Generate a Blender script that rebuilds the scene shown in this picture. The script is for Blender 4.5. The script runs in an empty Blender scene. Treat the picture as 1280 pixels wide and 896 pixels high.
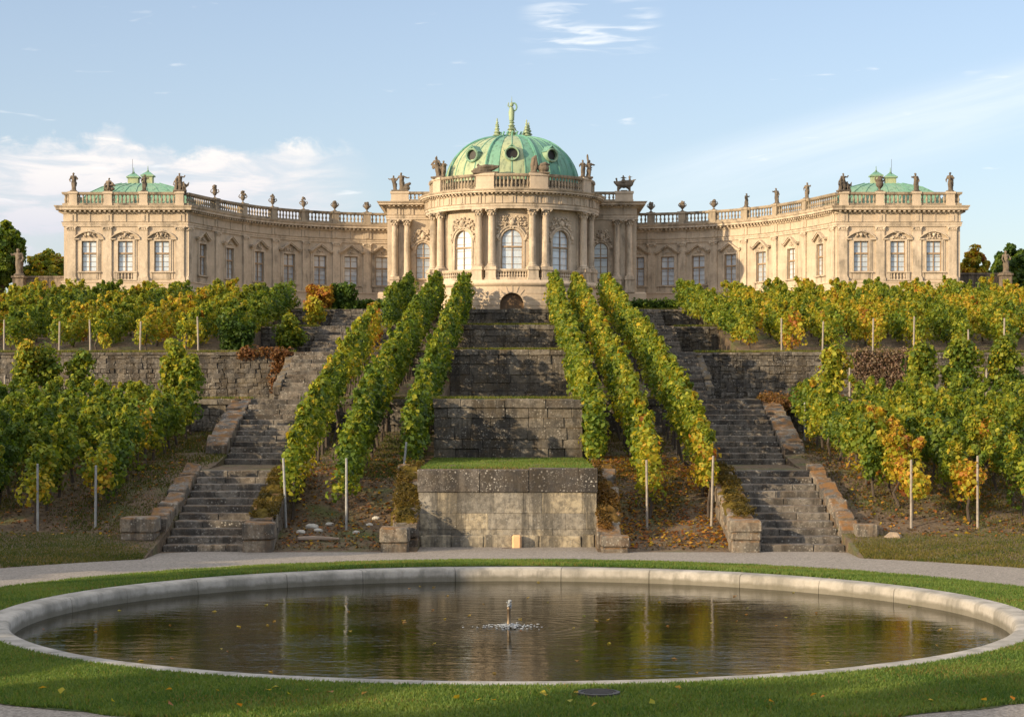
import bpy, math, random
import numpy as np
from mathutils import Vector
rng = np.random.default_rng(11)
random.seed(11)
scene = bpy.context.scene
COL = scene.collection
F = 2435.0          # focal length in photo pixels
HC = 4.15           # eye height
R = math.radians
PX = lambda px, d: (px - 640) * d / F
PZ = lambda py, d: HC + (500 - py) * d / F

# ------------------------------------------------------------------ camera, world, sun
cam = bpy.data.cameras.new('camera')
cam.sensor_width = 36.0
cam.lens = 36.0 * F / 1280.0
cam.shift_y = 52.0 / 1280.0
cam.clip_start = 0.1
cam.clip_end = 6000
cam_o = bpy.data.objects.new('camera', cam)
cam_o.location = (0, 0, HC)
cam_o.rotation_euler = (R(90), 0, 0)
COL.objects.link(cam_o)
scene.camera = cam_o

SUN_EL, SUN_A = R(16.5), R(54)
SUN = Vector((-math.cos(SUN_EL) * math.sin(SUN_A), -math.cos(SUN_EL) * math.cos(SUN_A), math.sin(SUN_EL)))
SKY_STRENGTH = 0.15
SUN_STRENGTH = 4.9
scene.view_settings.view_transform = 'Standard'
scene.view_settings.look = 'None'
scene.view_settings.gamma = 1.0
scene.view_settings.exposure = 0.45
scene.view_settings.use_curve_mapping = False

sl = bpy.data.lights.new('sun', 'SUN')
sl.energy = SUN_STRENGTH
sl.angle = R(0.6)
sl.color = (1.0, 0.78, 0.50)
so = bpy.data.objects.new('sun', sl)
so.rotation_euler = SUN.to_track_quat('Z', 'Y').to_euler()
so.location = (-60, -40, 60)
COL.objects.link(so)


def node(nt, t, ins=None, **props):
    n = nt.nodes.new(t)
    for k, v in props.items():
        setattr(n, k, v)
    for k, v in (ins or {}).items():
        s = n.inputs[k]
        if isinstance(v, bpy.types.NodeSocket):
            nt.links.new(v, s)
        else:
            s.default_value = v
    return n


def math_(nt, op, a, b=None, c=None, clamp=False):
    ins = {0: a}
    if b is not None:
        ins[1] = b
    if c is not None:
        ins[2] = c
    return node(nt, 'ShaderNodeMath', ins, operation=op, use_clamp=clamp).outputs[0]


def mixc(nt, f, a, b, mode='MIX'):
    n = nt.nodes.new('ShaderNodeMix')
    n.data_type = 'RGBA'
    n.blend_type = mode
    for i, v in ((0, f), (6, a), (7, b)):
        s = n.inputs[i]
        if isinstance(v, bpy.types.NodeSocket):
            nt.links.new(v, s)
        else:
            s.default_value = (v if i == 0 else (tuple(v) + (1,))[:4])
    return n.outputs[2]


def ramp(nt, f, stops):
    n = node(nt, 'ShaderNodeValToRGB', {0: f})
    e = n.color_ramp.elements
    while len(e) < len(stops):
        e.new(0.5)
    for el, (p, c) in zip(e, stops):
        el.position = p
        el.color = (c, c, c, 1) if isinstance(c, (int, float)) else (tuple(c) + (1,))[:4]
    return n.outputs[0]


def noise(nt, vec, scale, detail=4, rough=0.55, dist=0.0):
    ins = {'Scale': scale, 'Detail': detail, 'Roughness': rough, 'Distortion': dist}
    if vec is not None:
        ins['Vector'] = vec
    return node(nt, 'ShaderNodeTexNoise', ins).outputs[0]


def mapping(nt, vec, scale=(1, 1, 1), loc=(0, 0, 0), rot=(0, 0, 0)):
    return node(nt, 'ShaderNodeMapping', {'Vector': vec, 'Scale': scale, 'Location': loc, 'Rotation': rot}).outputs[0]


world = bpy.data.worlds.new('World')
scene.world = world
world.use_nodes = True
wt = world.node_tree
bg = wt.nodes['Background']
sky = node(wt, 'ShaderNodeTexSky', sky_type='NISHITA', sun_disc=False, sun_elevation=SUN_EL,
           sun_rotation=math.atan2(SUN.x, SUN.y), altitude=100, air_density=1.0, dust_density=1.2, ozone_density=1.4)
gen = node(wt, 'ShaderNodeTexCoord').outputs['Generated']
sep = node(wt, 'ShaderNodeSeparateXYZ', {0: gen})
az = node(wt, 'ShaderNodeMath', {0: sep.outputs[0], 1: sep.outputs[1]}, operation='ARCTAN2').outputs[0]   # 0 = straight ahead
el = math_(wt, 'ARCSINE', sep.outputs[2])
cv = node(wt, 'ShaderNodeCombineXYZ', {0: az, 1: el, 2: 0.0}).outputs[0]


def band(v, a, b, c, d):
    up = node(wt, 'ShaderNodeMapRange', {0: v, 1: a, 2: b, 3: 0.0, 4: 1.0}, interpolation_type='SMOOTHSTEP').outputs[0]
    dn = node(wt, 'ShaderNodeMapRange', {0: v, 1: c, 2: d, 3: 1.0, 4: 0.0}, interpolation_type='SMOOTHSTEP').outputs[0]
    return math_(wt, 'MULTIPLY', up, dn)


# low bank of cumulus towards the left
n1 = noise(wt, mapping(wt, cv, (20, 85, 1), (3.1, 0.4, 0)), 1.0, 8, 0.6, 0.5)
breakup = math_(wt, 'MULTIPLY_ADD', math_(wt, 'SUBTRACT', noise(wt, mapping(wt, cv, (30, 45, 1), (7.7, 1.4, 0)), 1.0, 6, 0.6, 0.3), 0.5), 0.05, el)
c1 = node(wt, 'ShaderNodeMapRange', {0: n1, 1: 0.40, 2: 0.60, 3: 0, 4: 1}, interpolation_type='SMOOTHSTEP').outputs[0]
m1 = math_(wt, 'MULTIPLY', band(az, -0.9, -0.5, -0.13, -0.06), band(breakup, 0.055, 0.085, 0.122, 0.131))
c1 = math_(wt, 'MULTIPLY', math_(wt, 'MULTIPLY_ADD', m1, 1.2, -0.0), math_(wt, 'MULTIPLY_ADD', c1, 0.50, 0.42), clamp=True)
# thin veil of cirrus rising to the right
rot = mapping(wt, cv, (1, 1, 1), (0, 0, 0), (0, 0, R(-14)))
n2 = noise(wt, mapping(wt, rot, (6, 70, 1), (0.7, 2.2, 0)), 1.0, 5, 0.6, 0.6)
rs = node(wt, 'ShaderNodeSeparateXYZ', {0: rot})
c2 = math_(wt, 'MULTIPLY', band(rs.outputs[1], 0.055, 0.085, 0.088, 0.108), band(az, 0.02, 0.12, 0.6, 0.9))
c2 = math_(wt, 'MULTIPLY', c2, math_(wt, 'MULTIPLY_ADD', n2, 0.85, -0.10), clamp=True)
# a few bright wisps high up
n3 = noise(wt, mapping(wt, cv, (26, 190, 1), (0.3, 5.6, 0)), 1.0, 4, 0.5, 0.5)
c3 = node(wt, 'ShaderNodeMapRange', {0: n3, 1: 0.42, 2: 0.80, 3: 0, 4: 1.0}, interpolation_type='SMOOTHSTEP').outputs[0]
c3 = math_(wt, 'MULTIPLY', c3, math_(wt, 'MULTIPLY', band(az, 0.0, 0.03, 0.06, 0.08), band(el, 0.172, 0.182, 0.196, 0.206)))
n4 = noise(wt, mapping(wt, cv, (22, 120, 1), (4.3, 1.6, 0)), 1.0, 4, 0.5, 0.5)
c4 = node(wt, 'ShaderNodeMapRange', {0: n4, 1: 0.645, 2: 0.80, 3: 0, 4: 0.6}, interpolation_type='SMOOTHSTEP').outputs[0]
c4 = math_(wt, 'MULTIPLY', c4, band(el, 0.07, 0.10, 0.19, 0.25))
warm = node(wt, 'ShaderNodeMapRange', {0: el, 1: 0.085, 2: 0.13, 3: 0.0, 4: 1.0}).outputs[0]
cumcol = mixc(wt, math_(wt, 'MULTIPLY', warm, ramp(wt, n1, [(0.38, 0.35), (0.6, 1.0)])), (3.9, 3.9, 4.25), (5.5, 5.2, 4.9))
base = mixc(wt, 1.0, sky.outputs[0], (0.80, 0.80, 0.87), 'MULTIPLY')
# thin high haze whitens the northern sky a little
base = mixc(wt, math_(wt, 'MULTIPLY', band(el, -0.02, 0.02, 0.1, 0.5), 0.22), base, (4.5, 4.75, 5.2))
# unseen broken cloud veil, overhead and behind the camera, added to lift the shadows
n5 = noise(wt, gen, 2.2, 5, 0.6, 0.5)
c5 = node(wt, 'ShaderNodeMapRange', {0: n5, 1: 0.36, 2: 0.60, 3: 0.15, 4: 0.85}, interpolation_type='SMOOTHSTEP').outputs[0]
c5 = math_(wt, 'MULTIPLY', c5, node(wt, 'ShaderNodeMapRange', {0: el, 1: 0.24, 2: 0.55, 3: 0.0, 4: 1.0}, interpolation_type='SMOOTHSTEP').outputs[0])
base = mixc(wt, c5, base, (8.2, 7.9, 7.6))
skyc = mixc(wt, c1, base, cumcol)
skyc = mixc(wt, math_(wt, 'MULTIPLY', c2, 0.85), skyc, (5.7, 5.8, 5.95))
skyc = mixc(wt, c3, skyc, (6.2, 6.1, 5.9))
skyc = mixc(wt, c4, skyc, (5.9, 5.8, 5.7))
wt.links.new(skyc, bg.inputs[0])
bg.inputs[1].default_value = SKY_STRENGTH

# ------------------------------------------------------------------ materials
MATS = {}


def new_mat(name):
    m = bpy.data.materials.new(name)
    m.use_nodes = True
    nt = m.node_tree
    b = nt.nodes['Principled BSDF']
    MATS[name] = m
    return m, nt, b


def bump(nt, b, h, strength=0.4, dist=0.02):
    n = node(nt, 'ShaderNodeBump', {'Height': h, 'Strength': strength, 'Distance': dist})
    nt.links.new(n.outputs[0], b.inputs['Normal'])


def pos(nt):
    return node(nt, 'ShaderNodeNewGeometry').outputs['Position']


def nrm(nt):
    return node(nt, 'ShaderNodeSeparateXYZ', {0: node(nt, 'ShaderNodeNewGeometry').outputs['True Normal']})


def stone_material(name, c_lo, c_hi, stain, stain_amt, courses=0.0, bumpd=0.02, rough=0.85):
    """Dressed palace stone: cloudy tone, rain streaks, faint ashlar joints."""
    m, nt, b = new_mat(name)
    p = pos(nt)
    big = noise(nt, p, 0.55, 5, 0.6)
    fine = noise(nt, p, 7.0, 5, 0.65)
    col = mixc(nt, ramp(nt, big, [(0.3, 0), (0.7, 1)]), c_lo, c_hi)
    col = mixc(nt, math_(nt, 'MULTIPLY', ramp(nt, fine, [(0.35, 1), (0.62, 0)]), 0.35), col, [v * 0.62 for v in c_lo])
    streak = noise(nt, mapping(nt, p, (2.6, 2.6, 0.35)), 1.0, 5, 0.65)
    patch = noise(nt, p, 1.3, 4, 0.6)
    sm = math_(nt, 'MULTIPLY', ramp(nt, streak, [(0.43, 0), (0.60, 1)]), ramp(nt, patch, [(0.35, 0), (0.65, 1)]))
    col = mixc(nt, math_(nt, 'MULTIPLY', sm, stain_amt), col, stain)
    h = fine
    if courses:
        z = node(nt, 'ShaderNodeSeparateXYZ', {0: p}).outputs[2]
        fr = math_(nt, 'FRACT', math_(nt, 'MULTIPLY', z, courses))
        j = ramp(nt, fr, [(0.0, 1), (0.05, 0), (0.97, 0), (1.0, 1)])
        col = mixc(nt, math_(nt, 'MULTIPLY', j, 0.25), col, [v * 0.5 for v in c_lo])
        wv = noise(nt, mapping(nt, p, (0.9, 0.9, 0.0)), 1.0, 0)
        row = noise(nt, mapping(nt, math_(nt, 'FLOOR', math_(nt, 'MULTIPLY', z, courses)), (7.3, 1, 1)), 1.0, 0)
        col = mixc(nt, 0.35, col, mixc(nt, ramp(nt, row, [(0.3, 0), (0.7, 1)]), [v * 0.8 for v in c_lo], c_hi))
    nt.links.new(col, b.inputs['Base Color'])
    b.inputs['Roughness'].default_value = rough
    bump(nt, b, h, 0.5, bumpd)
    return m


stone_material('sandstone', (0.43, 0.352, 0.262), (0.57, 0.472, 0.36), (0.19, 0.16, 0.125), 0.7, courses=2.6)
stone_material('trim_stone', (0.46, 0.378, 0.283), (0.61, 0.507, 0.39), (0.14, 0.118, 0.092), 0.8)
stone_material('weathered_stone', (0.26, 0.215, 0.155), (0.40, 0.325, 0.235), (0.06, 0.052, 0.043), 0.95)
stone_material('podium_stone', (0.50, 0.395, 0.285), (0.62, 0.50, 0.37), (0.22, 0.17, 0.125), 0.45, courses=2.9)
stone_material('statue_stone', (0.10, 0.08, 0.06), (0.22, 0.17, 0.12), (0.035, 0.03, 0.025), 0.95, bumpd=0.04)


def rubble_material(name, dark, mid, lichen, lich_amt, moss=None, moss_amt=0.0, tan=None):
    """Old terrace stone; the 'tone' attribute varies block by block, crusted with lichen and moss."""
    m, nt, b = new_mat(name)
    p = pos(nt)
    tone = node(nt, 'ShaderNodeAttribute', attribute_name='tone').outputs['Fac']
    n1_ = noise(nt, p, 1.1, 6, 0.62)
    n2_ = noise(nt, p, 6.0, 6, 0.7)
    n3_ = noise(nt, p, 19.0, 4, 0.65)
    f = math_(nt, 'ADD', math_(nt, 'MULTIPLY', tone, 0.72 if tan else 0.55), math_(nt, 'MULTIPLY', n1_, 0.5))
    if tan:
        col = ramp(nt, f, [(0.25, dark), (0.47, mid), (0.68, tan), (0.95, [v * 1.25 for v in tan])])
    else:
        col = ramp(nt, f, [(0.25, dark), (0.75, mid)])
    col = mixc(nt, math_(nt, 'MULTIPLY', ramp(nt, n2_, [(0.40, 1), (0.56, 0)]), 0.6), col, [v * 0.45 for v in dark])
    # dark rain streaks
    st = noise(nt, mapping(nt, p, (1.7, 1.7, 0.16)), 1.0, 5, 0.65)
    col = mixc(nt, math_(nt, 'MULTIPLY', ramp(nt, st, [(0.47, 0), (0.58, 1)]), 0.8), col, [v * 0.42 for v in dark])
    v = node(nt, 'ShaderNodeTexVoronoi', {'Vector': mapping(nt, p, (1, 1, 1)), 'Scale': 9.0, 'Randomness': 1.0}).outputs['Distance']
    sp = math_(nt, 'ADD', v, math_(nt, 'MULTIPLY', n3_, 0.35))
    lm = math_(nt, 'MULTIPLY', ramp(nt, sp, [(0.30, 1), (0.46, 0)]), ramp(nt, n1_, [(0.38, 0.1), (0.6, 1)]))
    col = mixc(nt, math_(nt, 'MULTIPLY', lm, lich_amt), col, lichen)
    v2 = node(nt, 'ShaderNodeTexVoronoi', {'Vector': p, 'Scale': 17.0, 'Randomness': 1.0}).outputs['Distance']
    l2 = math_(nt, 'MULTIPLY', ramp(nt, math_(nt, 'ADD', v2, math_(nt, 'MULTIPLY', n3_, 0.3)), [(0.30, 1), (0.44, 0)]), ramp(nt, noise(nt, p, 2.6, 4, 0.6), [(0.42, 0), (0.62, 1)]))
    col = mixc(nt, math_(nt, 'MULTIPLY', l2, lich_amt * 0.75), col, lichen)
    nz = nrm(nt).outputs[2]
    top = ramp(nt, nz, [(0.35, 0), (0.8, 1)])
    if moss:
        mm = math_(nt, 'MULTIPLY', math_(nt, 'MAXIMUM', math_(nt, 'MULTIPLY', top, 1.0), 0.22), ramp(nt, noise(nt, p, 2.3, 5, 0.65), [(0.42, 0), (0.6, 1)]))
        mc = mixc(nt, noise(nt, p, 9.0, 3), moss, [moss[0] * 2.2, moss[1] * 1.3, moss[2]])
        col = mixc(nt, math_(nt, 'MULTIPLY', mm, moss_amt), col, mc)
    nt.links.new(col, b.inputs['Base Color'])
    b.inputs['Roughness'].default_value = 0.9
    h = math_(nt, 'ADD', n2_, math_(nt, 'MULTIPLY', n3_, 0.5))
    bump(nt, b, h, 0.8, 0.04)
    return m


rubble_material('terrace_stone', (0.055, 0.050, 0.045), (0.180, 0.160, 0.130), (0.36, 0.34, 0.30), 0.8, (0.07, 0.06, 0.015), 0.8)
rubble_material('court_stone', (0.13, 0.122, 0.108), (0.30, 0.275, 0.23), (0.36, 0.35, 0.32), 0.45, (0.07, 0.06, 0.015), 0.4, tan=(0.34, 0.29, 0.205))
rubble_material('coping_stone', (0.05, 0.045, 0.042), (0.13, 0.115, 0.10), (0.45, 0.43, 0.39), 0.95, (0.07, 0.06, 0.015), 0.6)
rubble_material('step_stone', (0.07, 0.064, 0.057), (0.20, 0.178, 0.15), (0.38, 0.36, 0.32), 0.75, (0.08, 0.06, 0.018), 0.5)
rubble_material('cheek_stone', (0.10, 0.09, 0.078), (0.26, 0.225, 0.175), (0.42, 0.40, 0.35), 0.7, (0.12, 0.075, 0.014), 0.9)
rubble_material('garden_wall_stone', (0.13, 0.105, 0.08), (0.28, 0.22, 0.16), (0.36, 0.33, 0.28), 0.4, (0.07, 0.06, 0.015), 0.4)
m, nt, b = new_mat('rim_stone')
p = pos(nt)
tone = node(nt, 'ShaderNodeAttribute', attribute_name='tone').outputs['Fac']
c = mixc(nt, tone, (0.31, 0.29, 0.255), (0.39, 0.365, 0.325))
c = mixc(nt, math_(nt, 'MULTIPLY', ramp(nt, noise(nt, p, 1.1, 6, 0.65), [(0.42, 0), (0.58, 1)]), 0.65), c, (0.17, 0.162, 0.14))
st_ = noise(nt, mapping(nt, p, (2.2, 2.2, 0.5)), 1.0, 6, 0.7)
c = mixc(nt, math_(nt, 'MULTIPLY', ramp(nt, st_, [(0.5, 0), (0.6, 1)]), 0.45), c, (0.12, 0.115, 0.095))
c = mixc(nt, math_(nt, 'MULTIPLY', ramp(nt, noise(nt, p, 9, 5, 0.7), [(0.48, 0), (0.62, 1)]), 0.35), c, (0.27, 0.25, 0.21))
zr_ = node(nt, 'ShaderNodeSeparateXYZ', {0: p}).outputs[2]
c = mixc(nt, math_(nt, 'MULTIPLY', ramp(nt, math_(nt, 'ADD', math_(nt, 'MULTIPLY', zr_, 3.0), math_(nt, 'MULTIPLY', noise(nt, p, 3, 3), 0.4)), [(0.0, 1), (0.22, 0)]), 0.75), c, (0.11, 0.10, 0.07))
nt.links.new(c, b.inputs['Base Color'])
b.inputs['Roughness'].default_value = 0.85
bump(nt, b, noise(nt, p, 14, 5, 0.7), 0.5, 0.02)


def simple(name, col, rough=0.6, metal=0.0, var=0.25, scale=6.0, spec=0.5, bumpd=0.0):
    m, nt, b = new_mat(name)
    n_ = noise(nt, pos(nt), scale, 5, 0.6)
    c = mixc(nt, ramp(nt, n_, [(0.3, 0), (0.7, 1)]), [v * (1 - var) for v in col], [min(1, v * (1 + var)) for v in col])
    nt.links.new(c, b.inputs['Base Color'])
    b.inputs['Roughness'].default_value = rough
    b.inputs['Metallic'].default_value = metal
    b.inputs['Specular IOR Level'].default_value = spec
    if bumpd:
        bump(nt, b, n_, 0.7, bumpd)
    return m


simple('window_wood', (0.30, 0.21, 0.13), 0.6)
simple('dark_opening', (0.012, 0.011, 0.010), 0.5)
simple('door_wood', (0.11, 0.065, 0.03), 0.6)
simple('bark', (0.065, 0.05, 0.038), 0.9, bumpd=0.02, scale=14)
simple('post_wood', (0.27, 0.235, 0.195), 0.7, scale=9)
simple('post_metal', (0.27, 0.275, 0.27), 0.5, scale=9)
simple('iron', (0.05, 0.045, 0.04), 0.6, metal=0.4)
simple('bronze', (0.16, 0.12, 0.08), 0.45, metal=0.6)
simple('rock', (0.26, 0.20, 0.14), 0.9, bumpd=0.05, scale=5)
simple('sand_block', (0.62, 0.38, 0.20), 0.85, var=0.12, bumpd=0.01)
simple('dead_wood', (0.26, 0.20, 0.15), 0.85)
simple('pale_chip', (0.42, 0.40, 0.35), 0.85)
simple('moss', (0.085, 0.062, 0.012), 0.95, var=0.6, scale=5, spec=0.1, bumpd=0.08)
simple('rust_moss', (0.11, 0.065, 0.018), 0.95, var=0.6, scale=5, spec=0.1, bumpd=0.08)
simple('splash', (0.26, 0.28, 0.30), 0.08, var=0.2, scale=12)
simple('basin_floor', (0.03, 0.028, 0.016), 0.8)

# window panes: net curtains behind old glass, the sky's blue-grey reflection painted in
m, nt, b = new_mat('window_pane')
p = pos(nt)
z = node(nt, 'ShaderNodeSeparateXYZ', {0: p}).outputs[2]
sl_ = math_(nt, 'FRACT', math_(nt, 'MULTIPLY', z, 6.0))
c = mixc(nt, ramp(nt, noise(nt, mapping(nt, p, (3, 3, 1.2)), 1.0, 3), [(0.35, 0), (0.65, 1)]), (0.40, 0.48, 0.58), (0.60, 0.67, 0.74))
rnd = node(nt, 'ShaderNodeObjectInfo').outputs['Random']
c = mixc(nt, ramp(nt, rnd, [(0.25, 0.0), (0.95, 0.75)]), c, (0.22, 0.25, 0.29))
c = mixc(nt, math_(nt, 'MULTIPLY', ramp(nt, sl_, [(0.0, 1), (0.12, 0), (0.9, 0), (1, 1)]), 0.35), c, (0.40, 0.44, 0.48))
nt.links.new(c, b.inputs['Base Color'])
b.inputs['Roughness'].default_value = 0.5
b.inputs['Coat Weight'].default_value = 0.9
b.inputs['Coat Roughness'].default_value = 0.03
b.inputs['Coat IOR'].default_value = 1.9
wob = noise(nt, p, 1.6, 2)
bn = node(nt, 'ShaderNodeBump', {'Height': wob, 'Strength': 0.25, 'Distance': 0.05})
nt.links.new(bn.outputs[0], b.inputs['Coat Normal'])

# weathered copper
m, nt, b = new_mat('copper')
p = pos(nt)
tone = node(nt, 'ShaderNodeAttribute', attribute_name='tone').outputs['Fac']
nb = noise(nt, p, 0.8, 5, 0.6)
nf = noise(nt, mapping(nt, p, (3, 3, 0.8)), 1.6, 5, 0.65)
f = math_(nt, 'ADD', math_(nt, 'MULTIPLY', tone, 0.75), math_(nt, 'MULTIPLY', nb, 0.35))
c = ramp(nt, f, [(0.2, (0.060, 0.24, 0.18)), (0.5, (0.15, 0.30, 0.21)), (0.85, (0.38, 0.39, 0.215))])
c = mixc(nt, math_(nt, 'MULTIPLY', ramp(nt, nf, [(0.5, 0), (0.66, 1)]), 0.6), c, (0.045, 0.085, 0.06))
nt.links.new(c, b.inputs['Base Color'])
b.inputs['Roughness'].default_value = 0.62
bump(nt, b, nf, 0.3, 0.02)

# leaves: colour per leaf from the 'leaf' attribute
m, nt, b = new_mat('leaf')
at = node(nt, 'ShaderNodeAttribute', attribute_name='leaf').outputs['Color']
nt.links.new(at, b.inputs['Base Color'])
b.inputs['Roughness'].default_value = 0.55
b.inputs['Specular IOR Level'].default_value = 0.25
tr = node(nt, 'ShaderNodeBsdfTranslucent', {0: mixc(nt, 1.0, at, (1.5, 1.35, 0.6), 'MULTIPLY')})
mx = node(nt, 'ShaderNodeMixShader', {0: 0.42, 1: b.outputs[0], 2: tr.outputs[0]})
nt.links.new(mx.outputs[0], nt.nodes['Material Output'].inputs[0])

# lawn soil under the blades
m, nt, b = new_mat('lawn_soil')
p = pos(nt)
c = mixc(nt, ramp(nt, noise(nt, p, 1.2, 6, 0.65), [(0.35, 0), (0.65, 1)]), (0.032, 0.055, 0.012), (0.075, 0.095, 0.02))
c = mixc(nt, ramp(nt, noise(nt, p, 0.5, 4, 0.6), [(0.55, 0), (0.75, 0.6)]), c, (0.12, 0.10, 0.035))
nt.links.new(c, b.inputs['Base Color'])
b.inputs['Roughness'].default_value = 0.95
bump(nt, b, noise(nt, p, 22, 4, 0.7), 1.0, 0.05)

# hillside soil with patchy turf and fallen leaves
m, nt, b = new_mat('slope_soil')
p = pos(nt)
t1 = noise(nt, p, 0.55, 6, 0.62, 0.3)
t2 = noise(nt, p, 3.2, 6, 0.68)
t3 = noise(nt, p, 14, 4, 0.7)
c = mixc(nt, ramp(nt, t2, [(0.35, 0), (0.65, 1)]), (0.085, 0.060, 0.037), (0.185, 0.128, 0.075))
g = mixc(nt, ramp(nt, t3, [(0.3, 0), (0.7, 1)]), (0.055, 0.075, 0.020), (0.13, 0.14, 0.038))
c = mixc(nt, ramp(nt, t1, [(0.50, 0), (0.66, 1)]), c, g)
vl = node(nt, 'ShaderNodeTexVoronoi', {'Vector': p, 'Scale': 7.0}).outputs
lf = math_(nt, 'MULTIPLY', ramp(nt, vl['Distance'], [(0.22, 1), (0.28, 0)]), ramp(nt, noise(nt, p, 0.8, 3), [(0.48, 0), (0.6, 1)]))
c = mixc(nt, math_(nt, 'MULTIPLY', lf, 0.8), c, (0.22, 0.105, 0.03))
nt.links.new(c, b.inputs['Base Color'])
b.inputs['Roughness'].default_value = 0.95
bump(nt, b, math_(nt, 'ADD', t2, math_(nt, 'MULTIPLY', t3, 0.6)), 1.0, 0.12)

# gravel
m, nt, b = new_mat('gravel')
p = pos(nt)
vg = node(nt, 'ShaderNodeTexVoronoi', {'Vector': p, 'Scale': 26.0}).outputs
c = mixc(nt, ramp(nt, noise(nt, p, 0.6, 5, 0.6), [(0.3, 0), (0.7, 1)]), (0.17, 0.145, 0.118), (0.25, 0.215, 0.178))
gr = node(nt, 'ShaderNodeSeparateColor', {0: vg['Color']}).outputs[0]
c = mixc(nt, 0.6, c, mixc(nt, gr, (0.10, 0.088, 0.075), (0.36, 0.325, 0.285)))
nt.links.new(c, b.inputs['Base Color'])
b.inputs['Roughness'].default_value = 0.92
bump(nt, b, vg['Distance'], 0.7, 0.02)

# pool water: dark, wind rippled, rings about the jet
PC = (0.0, 37.08)
WZ = -0.15
m, nt, b = new_mat('water')
p = pos(nt)
b.inputs['Base Color'].default_value = (0.016, 0.013, 0.004, 1)
b.inputs['Roughness'].default_value = 0.03
b.inputs['IOR'].default_value = 1.33
b.inputs['Specular IOR Level'].default_value = 0.15
w1 = noise(nt, mapping(nt, p, (1.0, 2.2, 1)), 1.3, 4, 0.55, 0.3)
w2 = noise(nt, mapping(nt, p, (1.0, 2.6, 1)), 4.5, 3, 0.6, 0.2)
d = node(nt, 'ShaderNodeVectorMath', {0: p, 1: (PC[0], PC[1], WZ)}, operation='DISTANCE').outputs['Value']
ring = math_(nt, 'SINE', math_(nt, 'MULTIPLY', d, 21.0))
amp = node(nt, 'ShaderNodeMapRange', {0: d, 1: 0.2, 2: 4.2, 3: 1.0, 4: 0.0}, interpolation_type='SMOOTHSTEP').outputs[0]
patch = ramp(nt, noise(nt, p, 0.35, 4, 0.6), [(0.36, 0.10), (0.64, 0.95)])
h = math_(nt, 'ADD', math_(nt, 'MULTIPLY', w1, 0.012), math_(nt, 'MULTIPLY', math_(nt, 'MULTIPLY', w2, patch), 0.0075))
h = math_(nt, 'ADD', h, math_(nt, 'MULTIPLY', math_(nt, 'MULTIPLY', ring, amp), 0.0022))
bump(nt, b, h, 0.55, 1.0)

# ------------------------------------------------------------------ mesh helpers
WL = {}


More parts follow.
